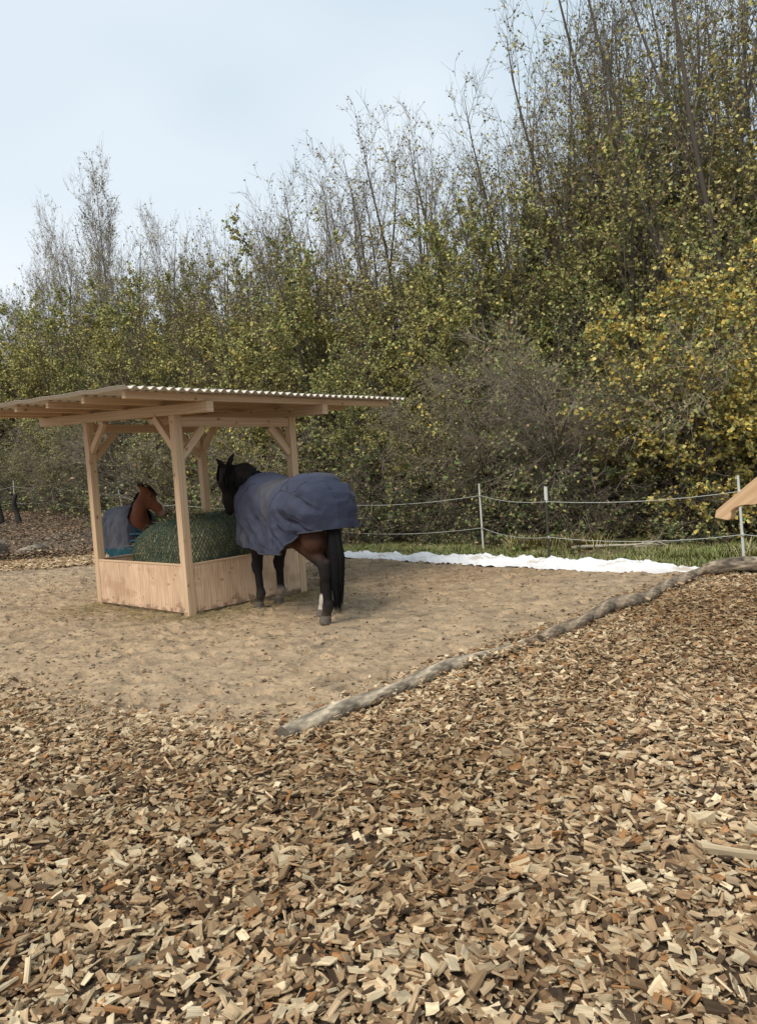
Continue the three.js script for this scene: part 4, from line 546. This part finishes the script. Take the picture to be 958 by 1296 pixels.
{
  const r = rng(7), spots = [], seen = (x, z) => z < -1.0 && Math.abs(x + 0.02) < 0.66 * -z + 1.3;
  const add = (n, x0, x1, z0, z1, dens, len, lift) => { for (let k = 0; k < n; k++) { const x = lerp(x0, x1, r()), z = lerp(z0, z1, r()); const d = inside(x, z, CHIPS); if (!seen(x, z)) continue; if (d < 0) { if (r() > Math.exp(d * 7) * 0.75 || d < -1.1) continue; spots.push([x, (inside(x, z, SAND) > 0 ? sandY(x, z) : chipY(x, z)) + 0.004, z, len(r) * 0.85, 0]); continue; } if (d < 0.25 && r() > 0.55 + d * 1.8) continue; spots.push([x, chipY(x, z) + r() * lift, z, len(r), 0]); } };
  const len = (q) => 0.016 + 0.041 * q() ** 1.4 + (q() < 0.07 ? 0.035 * q() : 0);
  add(300000, -6.5, 7.2, -9.6, -1.0, 1, len, 0.036);
  add(70000, -6.5, 7.2, -9.6, -1.0, 1, (q) => 0.007 + 0.014 * q(), 0.03);
  for (let k = 0; k < 5200; k++) { const t = r(), L = [[-0.5, -4.28], [0.42, -5.28], [1.1, -5.9], [2.2, -7.0], [3.0, -7.86], [3.9, -8.72]], f = t * 5, i = Math.min(4, Math.floor(f)), x = lerp(L[i][0], L[i + 1][0], f - i), z = lerp(L[i][1], L[i + 1][1], f - i), o = (r() + r() + r() - 1.5) * 0.34, over = r() < (t > 0.24 && t < 0.42 ? 0.6 : 0.12); const X = x - 0.7 * o, Z = z - 0.7 * o + (r() - 0.5) * 0.06; spots.push([X, (o > 0 ? sandY(X, Z) : chipY(X, Z)) + 0.006 + (over && Math.abs(o) < 0.1 ? 0.05 : 0) + 0.03 * r() * Math.exp(-o * o * 60), Z, len(r), 0]); }
  chipMass(spots, chipBed);
  // the largest ones near the viewer, one by one
  const tints = []; for (let k = 0; k < 24; k++) { const t = chipTone(rng(900 + k * 13), -2 + (k % 5), -2); tints.push(mat(t, 0.95, { map: chipTex, specularIntensity: 0.25 })); }
  const q = rng(88); let n = 0;
  while (n < 297) { const z = -1.75 - 1.75 * q() ** 1.3, x = (q() * 2 - 1) * (0.56 * -z + 0.1); if (inside(x, z, CHIPS) < 0.1) continue; const m = part('wood_chip', chipShapes[n % 10], tints[Math.floor(q() * 24)], chipBed); m.matrix.copy(layChip(q, x, chipY(x, z) + 0.026 + q() * 0.006, z, 0.04 + q() * 0.038, 0)); m.matrix.decompose(m.position, m.quaternion, m.scale); n++; }
  // the long pale splinter and two blocks beside it
  const pale = mat([0.62, 0.50, 0.33], 0.85, { map: chipTex });
  for (const [x, z, L, w, h, a, mt] of [[1.22, -2.62, 0.26, 0.032, 0.022, -0.55, pale], [1.20, -2.86, 0.085, 0.05, 0.045, 0.3, tints[5]], [1.36, -2.74, 0.075, 0.045, 0.04, -0.9, pale]]) { const m = part('wood_chip', chipShapes[4], mt, chipBed); m.position.set(x, chipY(x, z) + 0.045, z); m.rotation.set(0.05, a, 0.06, 'YXZ'); m.scale.set(L, h, w); }
  // a strip of chips at the far edge of the sand
  const far = [[-12, -13.6], [-9, -14.3], [-6.9, -14.75], [-4.2, -15.1], [-3.9, -16.2], [-6.5, -17.0], [-9, -16.4], [-12, -15.6]], fs = [], f = rng(17);
  for (let k = 0; k < 26000; k++) { const x = lerp(-12, -3.8, f()), z = lerp(-17.2, -13.2, f()), d = inside(x, z, far); if (d < -0.35 || (d < 0.1 && f() > 0.5)) continue; fs.push([x, Math.max(gY(x, z), inside(x, z, SAND) > 0 ? sandY(x, z) : 0) + f() * 0.05, z, 0.04 + 0.06 * f(), 0]); }
  const strip = struct('wood_chip_strip', sheet(-12.2, -3.6, -17.2, -13.2, 0.15, (x, z) => Math.max(gY(x, z), inside(x, z, SAND) > -0.2 ? sandY(x, z) : 0) + 0.012, (x, z) => inside(x, z, far) > 0), mat([0.24, 0.165, 0.10], 1, { map: grainTex }), 'strip of wood chips at the far edge of the sand'); chipMass(fs, strip);
}
// ---------------------------------------------------------------- logs that edge the chip bed
const barkTex = makeTex(256, 256, (u, v) => { const a = tfbm(u, v, 16, 4, 81, 8), b = tfbm(u, v, 4, 4, 82), s = 190 + 95 * a + 110 * b; return [s, s * 0.96, s * 0.90]; });
const barkBump = makeTex(256, 256, (u, v) => { const b = 128 + 150 * tfbm(u, v, 16, 4, 81, 8); return [b, b, b]; }, false);
function logGeo(path, rad, seed, ridges = 0) { // path points with radius, uneven round
  const c = new THREE.CatmullRomCurve3(path.map((p) => new THREE.Vector3(...p))), n = 70, m = 18, P = [], UV = [], I = [], r = rng(seed), fr = c.computeFrenetFrames(n), L = c.getLength();
  for (let i = 0; i <= n; i++) { const t = i / n, p = c.getPointAt(t), R = rad(t); for (let k = 0; k <= m; k++) { const a = (k % m) / m * 6.283, q = R * (1 + 0.26 * fbm(Math.cos(a) * 0.9 + seed, Math.sin(a) * 0.9, t * L * 2.2, 3) + 0.2 * fbm(Math.cos(a) * 2.5, Math.sin(a) * 2.5 + seed, t * L * 9, 3) + ridges * Math.sin(a * 5 + t * 4)); const N = fr.normals[i], B = fr.binormals[i]; P.push(p.x + (N.x * Math.cos(a) + B.x * Math.sin(a)) * q, p.y + (N.y * Math.cos(a) + B.y * Math.sin(a)) * q, p.z + (N.z * Math.cos(a) + B.z * Math.sin(a)) * q); UV.push(k / m, t * L * 2); } }
  for (let i = 0; i < n; i++) for (let k = 0; k < m; k++) { const a = i * (m + 1) + k, b = a + m + 1; I.push(a, a + 1, b + 1, a, b + 1, b); }
  const g = new THREE.BufferGeometry(); g.setAttribute('position', new THREE.Float32BufferAttribute(P, 3)); g.setAttribute('uv', new THREE.Float32BufferAttribute(UV, 2)); g.setIndex(I); g.computeVertexNormals();
  const cap = (i) => { const p = c.getPointAt(i / n), Q = [p.x, p.y, p.z], J = [], N = []; for (let k = 0; k < m; k++) { const w = (i * (m + 1) + k) * 3; Q.push(P[w], P[w + 1], P[w + 2]); J.push(0, 1 + k, 1 + (k + 1) % m); } const h = new THREE.BufferGeometry(); h.setAttribute('position', new THREE.Float32BufferAttribute(Q, 3)); const U = [0.5, 0.5]; for (let k = 0; k < m; k++) U.push(0.5 + 0.5 * Math.cos(k / m * 6.283), 0.5 + 0.5 * Math.sin(k / m * 6.283)); h.setAttribute('uv', new THREE.Float32BufferAttribute(U, 2)); h.setIndex(J); h.computeVertexNormals(); return h; };
  return [g, cap(0), cap(n)];
}
const ringTex = makeTex(128, 128, (u, v) => { const d = Math.hypot(u - 0.5, v - 0.5) * 2, s = 175 + 26 * Math.sin(d * 42 + 3 * tfbm(u, v, 4, 3, 91)) + 40 * tfbm(u, v, 16, 3, 92); return [s, s * 0.96, s * 0.9]; });
function log(name, label, path, rad, color, seed, ridges) {
  const t = thing(name, label, 'log', [path[0][0], 0, path[0][2]], 0, 'logs edging the wood chips'), rel = path.map((p) => [p[0] - path[0][0], p[1], p[2] - path[0][2]]), [g, a, b] = logGeo(rel, rad, seed, ridges);
  part('bark', g, mat(color, 0.95, { map: barkTex, bumpMap: barkBump, bumpScale: 0.012 }), t); const cm = mat([0.30, 0.27, 0.22], 0.95, { map: ringTex, side: THREE.DoubleSide }); part('cut_end', a, cm, t); part('cut_end', b, cm, t); return t;
}
log('edging_log', 'pale grey weathered log with a sawn end beside the sand', [[-0.63, 0.06, -4.18], [-0.29, 0.072, -4.56], [0.08, 0.07, -4.94], [0.42, 0.075, -5.34], [0.85, 0.065, -5.70], [1.15, 0.05, -5.98]], (t) => 0.056 - 0.014 * t + 0.008 * Math.sin(t * 13), [0.62, 0.55, 0.45], 3, 0);
log('edging_log', 'long dark brown crooked log lying between sand and wood chips', [[1.10, 0.03, -5.88], [1.36, 0.06, -6.18], [1.74, 0.08, -6.52], [2.2, 0.10, -7.08], [2.6, 0.075, -7.40], [3.02, 0.075, -7.94], [3.46, 0.10, -8.36], [3.86, 0.12, -8.74]], (t) => 0.042 + 0.02 * Math.sin(t * 3.0) + 0.008 * Math.sin(t * 17), [0.42, 0.345, 0.265], 8, 0.03);
log('driftwood_log', 'twisted grey driftwood log with deep grooves near the white fence post', [[3.80, 0.10, -8.72], [4.0, 0.14, -8.70], [4.3, 0.14, -8.66], [4.7, 0.11, -8.62], [5.3, 0.09, -8.6], [6.0, 0.07, -8.66]], (t) => 0.07 + 0.015 * Math.sin(t * 4), [0.40, 0.34, 0.27], 12, 0.11);
const fleeceTex = makeTex(256, 256, (u, v) => { const d = ss(0.12, 0.5, tfbm(u, v, 4, 5, 95)), s = 246 + 8 * tfbm(u, v, 32, 2, 96); return [lerp(s, 186, d * 0.5), lerp(s, 168, d * 0.5), lerp(s, 142, d * 0.5)]; });
// ---------------------------------------------------------------- white ground fleece along the back of the sand
{
  const c = new THREE.CatmullRomCurve3(FLEECE.map(([x, z]) => new THREE.Vector3(x, 0, z))), n = 340, m = 26, P = [], I = [], UV = [];
  for (let i = 0; i <= n; i++) { const t = i / n, p = c.getPointAt(t), d = c.getTangentAt(t), nx = -d.z, nz = d.x, L = t * 6.6, w = 0.18 + 0.10 * fbm(L * 1.2, 3, 1, 3) - 0.10 * ss(0.8, 1, t), h = (0.065 + 0.11 * clamp(fbm(L * 1.1, 7, 2, 3) + 0.25)) * (1 - 0.5 * ss(0.85, 1, t));
    for (let k = 0; k <= m; k++) { const s = k / m * 2 - 1, q = s * w * (1 + 0.15 * fbm(L * 3, s, 9, 2)), y = h * Math.max(0, 1 - s * s) ** 0.7 + 0.085 * fbm(L * 4, s * 2.2, 4, 4) * (1 - s * s) + 0.06 * Math.abs(fbm(L * 9, s * 5, 6, 3)) - 0.015 + 0.028; const x = p.x + nx * q, z = p.z + nz * q; P.push(x, gY(x, z) + y, z); UV.push(L, s); } }
  for (let i = 0; i < n; i++) for (let k = 0; k < m; k++) { const a = i * (m + 1) + k, b = a + m + 1; I.push(a, b, b + 1, a, b + 1, a + 1); }
  const g = new THREE.BufferGeometry(); g.setAttribute('position', new THREE.Float32BufferAttribute(P, 3)); g.setAttribute('uv', new THREE.Float32BufferAttribute(UV, 2)); g.setIndex(I); g.computeVertexNormals();
  single('ground_fleece', g, mat([0.80, 0.81, 0.82], 0.9, { map: fleeceTex, side: THREE.DoubleSide }), 'rumpled strip of white ground fleece between sand and grass', 'fleece');
}
// ---------------------------------------------------------------- fence
const whiteMat = mat([0.58, 0.58, 0.53], 0.6), insMat = mat([0.62, 0.62, 0.58], 0.5), stakeMat = mat([0.055, 0.05, 0.035], 0.9), ropeMat = mat([0.42, 0.43, 0.39], 0.8);
const posts = [[5.6, -9.0, 0.04, 1.2], [4.70, -9.55, 0.035, 1.22], [2.49, -10.95, 0.0, 1.15, 'stake'], [1.80, -12.96, 0.012, 1.24], [-1.4, -15.6, 0.0, 1.2], [-4.9, -18.2, 0.0, 1.2], [-7.7, -22.5, 0.12, 1.2], [-9.4, -24.5, 0.0, 1.25], [-12.0, -27.6, 0.11, 1.3], [-14.1, -28.8, -0.03, 1.35], [-18, -31, 0, 1.2]];
const tops = [];
posts.forEach(([x, z, lean, h, kind], k) => {
  const y = gY(x, z), where = ['beyond the carved rafter', 'behind the driftwood log', '', 'between brambles and white fleece', 'hidden behind the feeding shelter', 'behind the feeding shelter', 'leaning behind the pony', 'upright behind the pony', 'leaning at the foot of the dark bushes', 'beside two dark stakes', 'at the end of the leaf bank'][k];
  const t = thing(kind ? 'fence_stake' : 'fence_post', kind ? 'dark stake with a white insulator cap carrying the fence ropes' : `thin white plastic fence post ${where}`, 'fence post', [x, y, z], 0, 'posts of the rope fence');
  const g = new THREE.CylinderGeometry(kind ? 0.018 : 0.016, kind ? 0.02 : 0.019, h, 10); g.translate(0, h / 2 - 0.05, 0); part('post', g, kind ? stakeMat : whiteMat, t);
  if (kind) { const cg = new THREE.CylinderGeometry(0.026, 0.028, 0.2, 10); cg.translate(0, h - 0.12, 0); part('insulator', cg, whiteMat, t); }
  const hs = [h * 0.79, h * 0.33]; for (const q of hs) { const ig = new THREE.TorusGeometry(0.017, 0.006, 6, 10); ig.rotateY(0.6); ig.translate(0, q, 0.034); part('rope_clip', ig, insMat, t); }
  t.rotation.z = lean; tops.push(hs.map((q) => [x - Math.sin(lean) * q, y + Math.cos(lean) * q, z + 0.036]));
});
for (const [lv, nm] of [[0, 'upper'], [1, 'lower']]) { const mb = new MB(), r = rng(60 + lv); for (let k = 0; k < tops.length - 1; k++) { const a = tops[k][lv], b = tops[k + 1][lv], L = Math.hypot(a[0] - b[0], a[2] - b[2]), sag = 0.022 * L + r() * 0.03, pts = []; for (let i = 0; i <= 16; i++) { const t = i / 16; pts.push([lerp(a[0], b[0], t), lerp(a[1], b[1], t) - sag * 4 * t * (1 - t), lerp(a[2], b[2], t)]); } mb.tube(pts, pts.map(() => 0.0052), 5, [1, 1, 1]); } single('fence_rope', mb.geo(false), ropeMat, `${nm} white rope strung along the fence posts`, 'rope', 'ropes of the fence'); }
// ---------------------------------------------------------------- corner of a small roofed rack with carved rafters
{
  const e = [0.72, -0.694], dn = [-0.694, -0.72], slope = 0.82, rack = thing('hay_rack', 'small roofed wooden rack with carved rafter ends beside the wood chips', 'rack', [1.90, 0, -4.10], 0);
  const pt = (run, y, along) => [-dn[0] * run + e[0] * along, y, -dn[1] * run + e[1] * along], rise = slope, tipY = 1.155;
  const sh = new THREE.Shape(); // side of a rafter: x up the slope, y square to it
  sh.moveTo(0.0000, 0.0132); sh.lineTo(0.0398, -0.0363); sh.bezierCurveTo(0.055, -0.052, 0.068, -0.03, 0.082, -0.014); sh.bezierCurveTo(0.105, -0.006, 0.14, -0.012, 0.175, -0.04); sh.bezierCurveTo(0.21, -0.075, 0.26, -0.088, 0.30, -0.078); sh.bezierCurveTo(0.312, -0.03, 0.36, -0.008, 0.41, -0.012); sh.bezierCurveTo(0.48, -0.02, 0.56, -0.06, 0.5964, -0.0759); sh.lineTo(1.4500, -0.0759); sh.lineTo(1.4500, 0.0363); sh.lineTo(0.0284, 0.0363); sh.lineTo(0.0000, 0.0132);
  const len = Math.hypot(1, rise), ax = new THREE.Vector3(-dn[0] / len, rise / len, -dn[1] / len), az = new THREE.Vector3(e[0], 0, e[1]), ay = az.clone().cross(ax).normalize(); if (ay.y < 0) ay.negate(); const az2 = ax.clone().cross(ay);
  const rw = mat([0.90, 0.86, 0.80], 0.8, { map: pineTex });
  for (const al of [0, 0.75, 1.5]) { const g = new THREE.ExtrudeGeometry(sh, { depth: 0.06, bevelEnabled: true, bevelSize: 0.003, bevelThickness: 0.003, bevelSegments: 1, curveSegments: 10 }); { const p = g.attributes.position, uv = g.attributes.uv; for (let i = 0; i < p.count; i++) uv.setXY(i, p.getY(i) * 2 + 0.3 + p.getZ(i), p.getX(i) * 0.45 + al); } g.applyMatrix4(new THREE.Matrix4().makeBasis(ax, ay, az2).setPosition(...pt(0, tipY, al))); part('rafter', g, rw, rack); }
  const board = mat([0.62, 0.45, 0.33], 0.85, { map: pineTex });
  for (let k = 0; k < 8; k++) { const run = 0.42 + k * 0.105, a = pt(run, tipY + run * rise + 0.062, 0.064), b = pt(run, tipY + run * rise + 0.062, 1.6); const g = new THREE.BoxGeometry(0.115, 0.018, 1.54); const X = new THREE.Vector3(...b).sub(new THREE.Vector3(...a)).normalize(); const M = new THREE.Matrix4().makeBasis(ax, ay, az2).setPosition((a[0] + b[0]) / 2, (a[1] + b[1]) / 2 , (a[2] + b[2]) / 2); g.applyMatrix4(M); part('roof_board', g, board, rack); }
  for (const al of [0.03, 1.53]) for (const run of [0.75, 1.22]) { const top = tipY + run * rise - 0.13, p = pt(run, 0, al); part('post', timber([p[0], -0.05, p[2]], [p[0], top, p[2]], 0.09, 0.09), pineMat, rack); }
}
// ---------------------------------------------------------------- grass, fallen leaves, rubble at the wood's foot
{
  const tuft = (seed, n, h, spread) => { const r = rng(seed), m = new MB(); for (let k = 0; k < n; k++) { const a = r() * 6.283, x = Math.cos(a) * spread * r(), z = Math.sin(a) * spread * r(), l = h * (0.5 + r() * 0.7), bx = Math.cos(a) * l * (0.25 + r() * 0.5), bz = Math.sin(a) * l * (0.25 + r() * 0.5), w = 0.0035 + r() * 0.003, px = -Math.sin(a) * w, pz = Math.cos(a) * w, t = 0.7 + r() * 0.6, c = [t, t, t]; const i = m.p.length / 3; m.v(x - px, 0, z - pz, -Math.cos(a) * 0.4, 0.9, -Math.sin(a) * 0.4, c); m.v(x + px, 0, z + pz, -Math.cos(a) * 0.4, 0.9, -Math.sin(a) * 0.4, c); m.v(x + bx * 0.45 - px * 0.8, l * 0.62, z + bz * 0.45 - pz * 0.8, 0, 1, 0, c); m.v(x + bx * 0.45 + px * 0.8, l * 0.62, z + bz * 0.45 + pz * 0.8, 0, 1, 0, c); m.v(x + bx, l * 0.85, z + bz, 0, 1, 0, c); m.i.push(i, i + 1, i + 3, i, i + 3, i + 2, i + 2, i + 3, i + 4); } return m.geo(); };
  const GR = [[-2.2, -14.6], [-0.6, -13.3], [0.4, -12.4], [1.42, -11.4], [2.72, -10.05], [3.72, -9.15], [4.4, -8.95], [7, -9.1], [9.5, -9], [9.5, -14.5], [6, -14.2], [3, -15.2], [0.5, -16.5], [-2.4, -18]];
  const gm = mat([1, 1, 1], 0.9, { vertexColors: true, side: THREE.DoubleSide });
  struct('grass_verge', sheet(-2.6, 9.6, -18.2, -8.8, 0.2, (x, z) => gY(x, z) + 0.012 + 0.03 * fbm(x * 2, z * 2, 3, 2), (x, z) => inside(x, z, GR) > 0, (x, z) => { const n = clamp(0.5 + fbm(x * 0.9, z * 0.9, 30, 3) * 1.4 + 0.35 * ss(-13.2, -15, z)); return [lerp(0.12, 0.17, n), lerp(0.15, 0.125, n), lerp(0.045, 0.07, n)]; }), mat([1, 1, 1], 1, { vertexColors: true, map: grainTex, bumpMap: grainBump, bumpScale: 0.03 }), 'short green verge behind the fleece');
  const grass = new THREE.Group(); grass.name = 'grass'; grass.userData = { kind: 'stuff', label: 'green and straw coloured grass on the verge behind the fleece', category: 'grass' }; scene.add(grass);
  const r = rng(303), c = new THREE.Color(), lists = [[], [], []];
  for (let k = 0; k < 30000; k++) { const x = lerp(-2.5, 8.5, r()), z = lerp(-17.5, -8.9, r()), d = inside(x, z, GR); if (d < 0.02) continue; const back = ss(-13.2, -15.5, z); if (r() < back * 0.6) continue; if (fbm(x * 1.3, z * 1.3, 44, 3) < -0.12 && r() < 0.8) continue; lists[Math.floor(r() * 3)].push([x, z, 0.32 + r() * 0.42 + (fbm(x, z, 40, 2) > 0.2 ? 0.35 : 0)]); }
  for (const [cx, cz, n] of [[2.55, -12.6, 60], [6.0, -10.0, 40], [5.1, -9.9, 30], [3.4, -12.2, 22]]) for (let k = 0; k < n; k++) lists[2].push([cx + (r() - 0.5) * 0.7, cz + (r() - 0.5) * 0.5, 1.1 + r() * 0.9, true]);
  lists.forEach((L, k) => { const im = shadows(new THREE.InstancedMesh(tuft(70 + k, 13, 0.12 + k * 0.03, 0.05), gm, L.length)); im.name = 'grass'; im.userData.kind = 'stuff'; L.forEach(([x, z, s, dry], i) => { tmpO.position.set(x, gY(x, z), z); tmpO.rotation.set(0, r() * 6.283, 0); tmpO.scale.set(s * 1.1, s, s * 1.1); tmpO.updateMatrix(); im.setMatrixAt(i, tmpO.matrix); const q = r(), n = fbm(x * 0.9, z * 0.9, 30, 3); const b = 0.8 + r() * 0.5; dry || q < 0.26 + n * 0.4 ? c.setRGB(0.36 * b, 0.32 * b, 0.15 * b) : c.setRGB(0.20 * b, 0.225 * b, 0.07 * b); im.setColorAt(i, c); }); grass.add(im); });
  // fallen leaves on verge and bank
  const lm = new MB(); lm.leaf(0, 0, 0, 1, 0.05, 0, 1, 0.75, 0.1, [1, 1, 1]); const lg = lm.geo(false), spots = [];
  for (let k = 0; k < 2600; k++) { const x = lerp(-2.5, 8.5, r()), z = lerp(-17.5, -8.9, r()); if (inside(x, z, GR) < 0.05) continue; spots.push([x, z, 0.05, 0]); }
  for (let k = 0; k < 26000; k++) { const z = lerp(-16.4, -36, r() ** 1.3), x = lerp(-0.30, -0.64, r()) * -z; spots.push([x, z, 0.07, 1]); }
  for (let k = 0; k < 420; k++) { const x = lerp(-6, 4, r()), z = lerp(-14, -4.6, r()); if (inside(x, z, SAND) < 0.1) continue; spots.push([x, z, 0.035, 2]); }
  const im = shadows(new THREE.InstancedMesh(lg, mat([1, 1, 1], 0.9, { side: THREE.DoubleSide }), spots.length)); im.name = 'fallen_leaves'; im.userData = { kind: 'stuff', label: 'brown fallen leaves scattered on the bank and the verge', category: 'leaves' };
  spots.forEach(([x, z, s, kind], i) => { const sc = s * (0.6 + r() * 0.8); tmpO.position.set(x, (kind === 2 ? sandY(x, z) + 0.006 : gY(x, z) + (kind ? (z > -21.5 ? 0.02 + r() * 0.2 : 0.03) : 0.05)) + r() * 0.03, z); tmpO.rotation.set((r() - 0.5) * 1.0, r() * 6.283, (r() - 0.5) * 1.0); tmpO.scale.setScalar(sc); tmpO.updateMatrix(); im.setMatrixAt(i, tmpO.matrix); const b = 0.6 + r() * 0.7, q = r(); q < 0.25 ? c.setRGB(0.32 * b, 0.235 * b, 0.135 * b) : q < 0.7 ? c.setRGB(0.25 * b, 0.15 * b, 0.085 * b) : c.setRGB(0.15 * b, 0.10 * b, 0.065 * b); im.setColorAt(i, c); }); scene.add(im);
  // churned dark soil heap between chips and leaf bank
  const HEAP = [[-14, -16], [-9, -16.7], [-6.6, -17.1], [-4.2, -16.4], [-3.6, -18], [-5, -20.5], [-9, -21.5], [-14, -20.5]];
  struct('soil_bank', sheet(-14, -3.5, -21.6, -15.8, 0.11, (x, z) => { const d = inside(x, z, HEAP); return gY(x, z) - 0.02 + ss(0, 0.8, d) * (0.06 + 0.2 * Math.abs(fbm(x * 0.9, z * 1.3, 50, 4)) + 0.2 * fbm(x * 3.6, z * 4, 51, 4)); }, (x, z) => inside(x, z, HEAP) > 0, (x, z) => { const n = clamp(0.5 + fbm(x * 1.1, z * 1.6, 52, 4) * 1.3); return mixc([0.085, 0.066, 0.048], [0.24, 0.195, 0.145], n); }), mat([1, 1, 1], 1, { vertexColors: true, map: grainTex, bumpMap: grainBump, bumpScale: 0.05 }), 'bank of churned grey-brown soil before the leaf litter');
  const rock = (name, label, x, y, z, s, seed) => { const g = new THREE.IcosahedronGeometry(1, 5), p = g.attributes.position; for (let i = 0; i < p.count; i++) { const a = p.getX(i), b = p.getY(i), d = p.getZ(i), n = 1 + 0.3 * fbm(a * 1.2 + seed, b * 1.2, d * 1.2, 4) + 0.05 * fbm(a * 7, b * 7, d * 7, 2); p.setXYZ(i, a * n * s[0], b * n * s[1], d * n * s[2]); } g.computeVertexNormals(); const m = single(name, g, mat([0.34, 0.31, 0.26], 0.95, { map: barkTex }), label, 'rock', 'pale rocks on the soil bank'); m.position.set(x, y, z); m.rotation.y = seed; };
  rock('boulder', 'large pale boulder on the soil bank left of the shelter', -9.0, 0.26, -16.9, [0.55, 0.34, 0.42], 1.3);
  rock('boulder', 'flat grey stone half sunk beside the large pale boulder', -8.1, 0.16, -17.3, [0.42, 0.14, 0.3], 4.1);
  rock('boulder', 'low stone at the edge of the chips behind the shelter', -6.6, 0.13, -17.6, [0.36, 0.13, 0.25], 7.7);
  for (const [x, z, h, R, a] of [[-12.9, -25.2, 1.35, 0.12, 'thicker dark stake before the hedge left of the shelter'], [-12.2, -25.0, 0.95, 0.09, 'shorter dark stake before the hedge left of the shelter']]) { const pts = []; for (let k = 0; k <= 6; k++) pts.push([0.05 * Math.sin(k + h), -0.1 + (h + 0.1) * k / 6, 0.04 * Math.cos(k * 1.3)]); const m = new MB(); m.tube(pts, pts.map((_, k) => R * (1.15 - k * 0.06) * (1 + 0.1 * Math.sin(k * 2.1))), 9, [0.03, 0.026, 0.022], true); const o = single('wooden_stake', m.geo(), mat([1, 1, 1], 0.95, { vertexColors: true }), a, 'stake', 'dark stakes before the hedge'); o.position.set(x, gY(x, z), z); }
  const branch = (label, x, z, a, L, R, col, seed) => { const q = rng(seed), m = new MB(), pts = grow([0, 0, 0], [1, 0.05, 0], L, 9, 0.3, 0, q); pts.forEach((p) => { p[1] = Math.abs(p[1]) * 0.5; }); m.tube(pts, pts.map((_, k) => R * (1 - k / 11)), 6, col, true); for (let k = 0; k < 6; k++) { const [p, d] = along(pts, 0.2 + q() * 0.7), t = grow(p, side(d, 0.8, q), L * 0.25 * (0.5 + q()), 4, 0.4, 0.05, q); m.tube(t, t.map((_, i) => R * 0.4 * (1 - i / 5)), 4, col); } const o = single('fallen_branch', m.geo(), mat([1, 1, 1], 0.9, { vertexColors: true }), label, 'branch', 'dead branches lying on the verge'); o.position.set(x, gY(x, z) + 0.06, z); o.rotation.y = a; };
  branch('bleached fallen branch lying in the grass between stake and white post', 3.1, -12.0, -0.15, 1.5, 0.035, [0.45, 0.40, 0.31], 5);
  branch('thin grey fallen branch in the grass beside the dry tussock', 4.0, -11.6, 0.4, 1.1, 0.022, [0.30, 0.26, 0.2], 6);
  { // spilled hay round the feed box
    const m = new MB(), q = rng(411); for (let k = 0; k < 1500; k++) { const sd = q() < 0.5, a = sd ? q() * (BUL + 0.4) - 0.2 : -(0.06 + q() * q() * 0.9), b = sd ? -(0.06 + q() * q() * 0.9) : q() * (BVL + 0.6) - 0.2, [x, , z] = bp(a, b, 0), an = q() * 6.283, L = 0.04 + q() * 0.12, y = sandY(x, z) + 0.006, t = 0.6 + q() * 0.8; m.tube([[x, y + q() * 0.02, z], [x + Math.cos(an) * L, y + q() * 0.02, z + Math.sin(an) * L]], [0.0024, 0.0016], 3, [0.36 * t, 0.29 * t, 0.14 * t]); }
    const o = shadows(new THREE.Mesh(m.geo(), mat([1, 1, 1], 1, { vertexColors: true }))); o.name = 'spilled_hay'; o.userData = { kind: 'stuff', label: 'wisps of hay dropped on the sand round the feed box', category: 'hay' }; scene.add(o);
  }
  { // crumbs of soil trodden into the sand
    const q = rng(521), n = 9000, g = new THREE.IcosahedronGeometry(1, 0), cm = shadows(new THREE.InstancedMesh(g, mat([1, 1, 1], 1), n)); cm.name = 'sand_crumbs'; cm.userData = { kind: 'stuff', label: 'crumbs of dark soil and sand scattered over the paddock', category: 'crumbs' };
    for (let k = 0; k < n; k++) { let x, z; do { x = lerp(-8, 4, q()); z = lerp(-13.6, -4.4, q()); } while (inside(x, z, SAND) < 0.05); const s = 0.004 + 0.010 * q() ** 2.5, b = 0.5 + q() * 0.8; tmpO.position.set(x, sandY(x, z) + s * 0.2, z); tmpO.rotation.set(0, q() * 6, 0); tmpO.scale.set(s * 1.8, s * 0.7, s * 1.3); tmpO.updateMatrix(); cm.setMatrixAt(k, tmpO.matrix); q() < 0.5 ? c.setRGB(0.20 * b, 0.145 * b, 0.095 * b) : c.setRGB(0.34 * b, 0.25 * b, 0.155 * b); cm.setColorAt(k, c); } scene.add(cm);
  }
}
renderer.render(scene, camera);
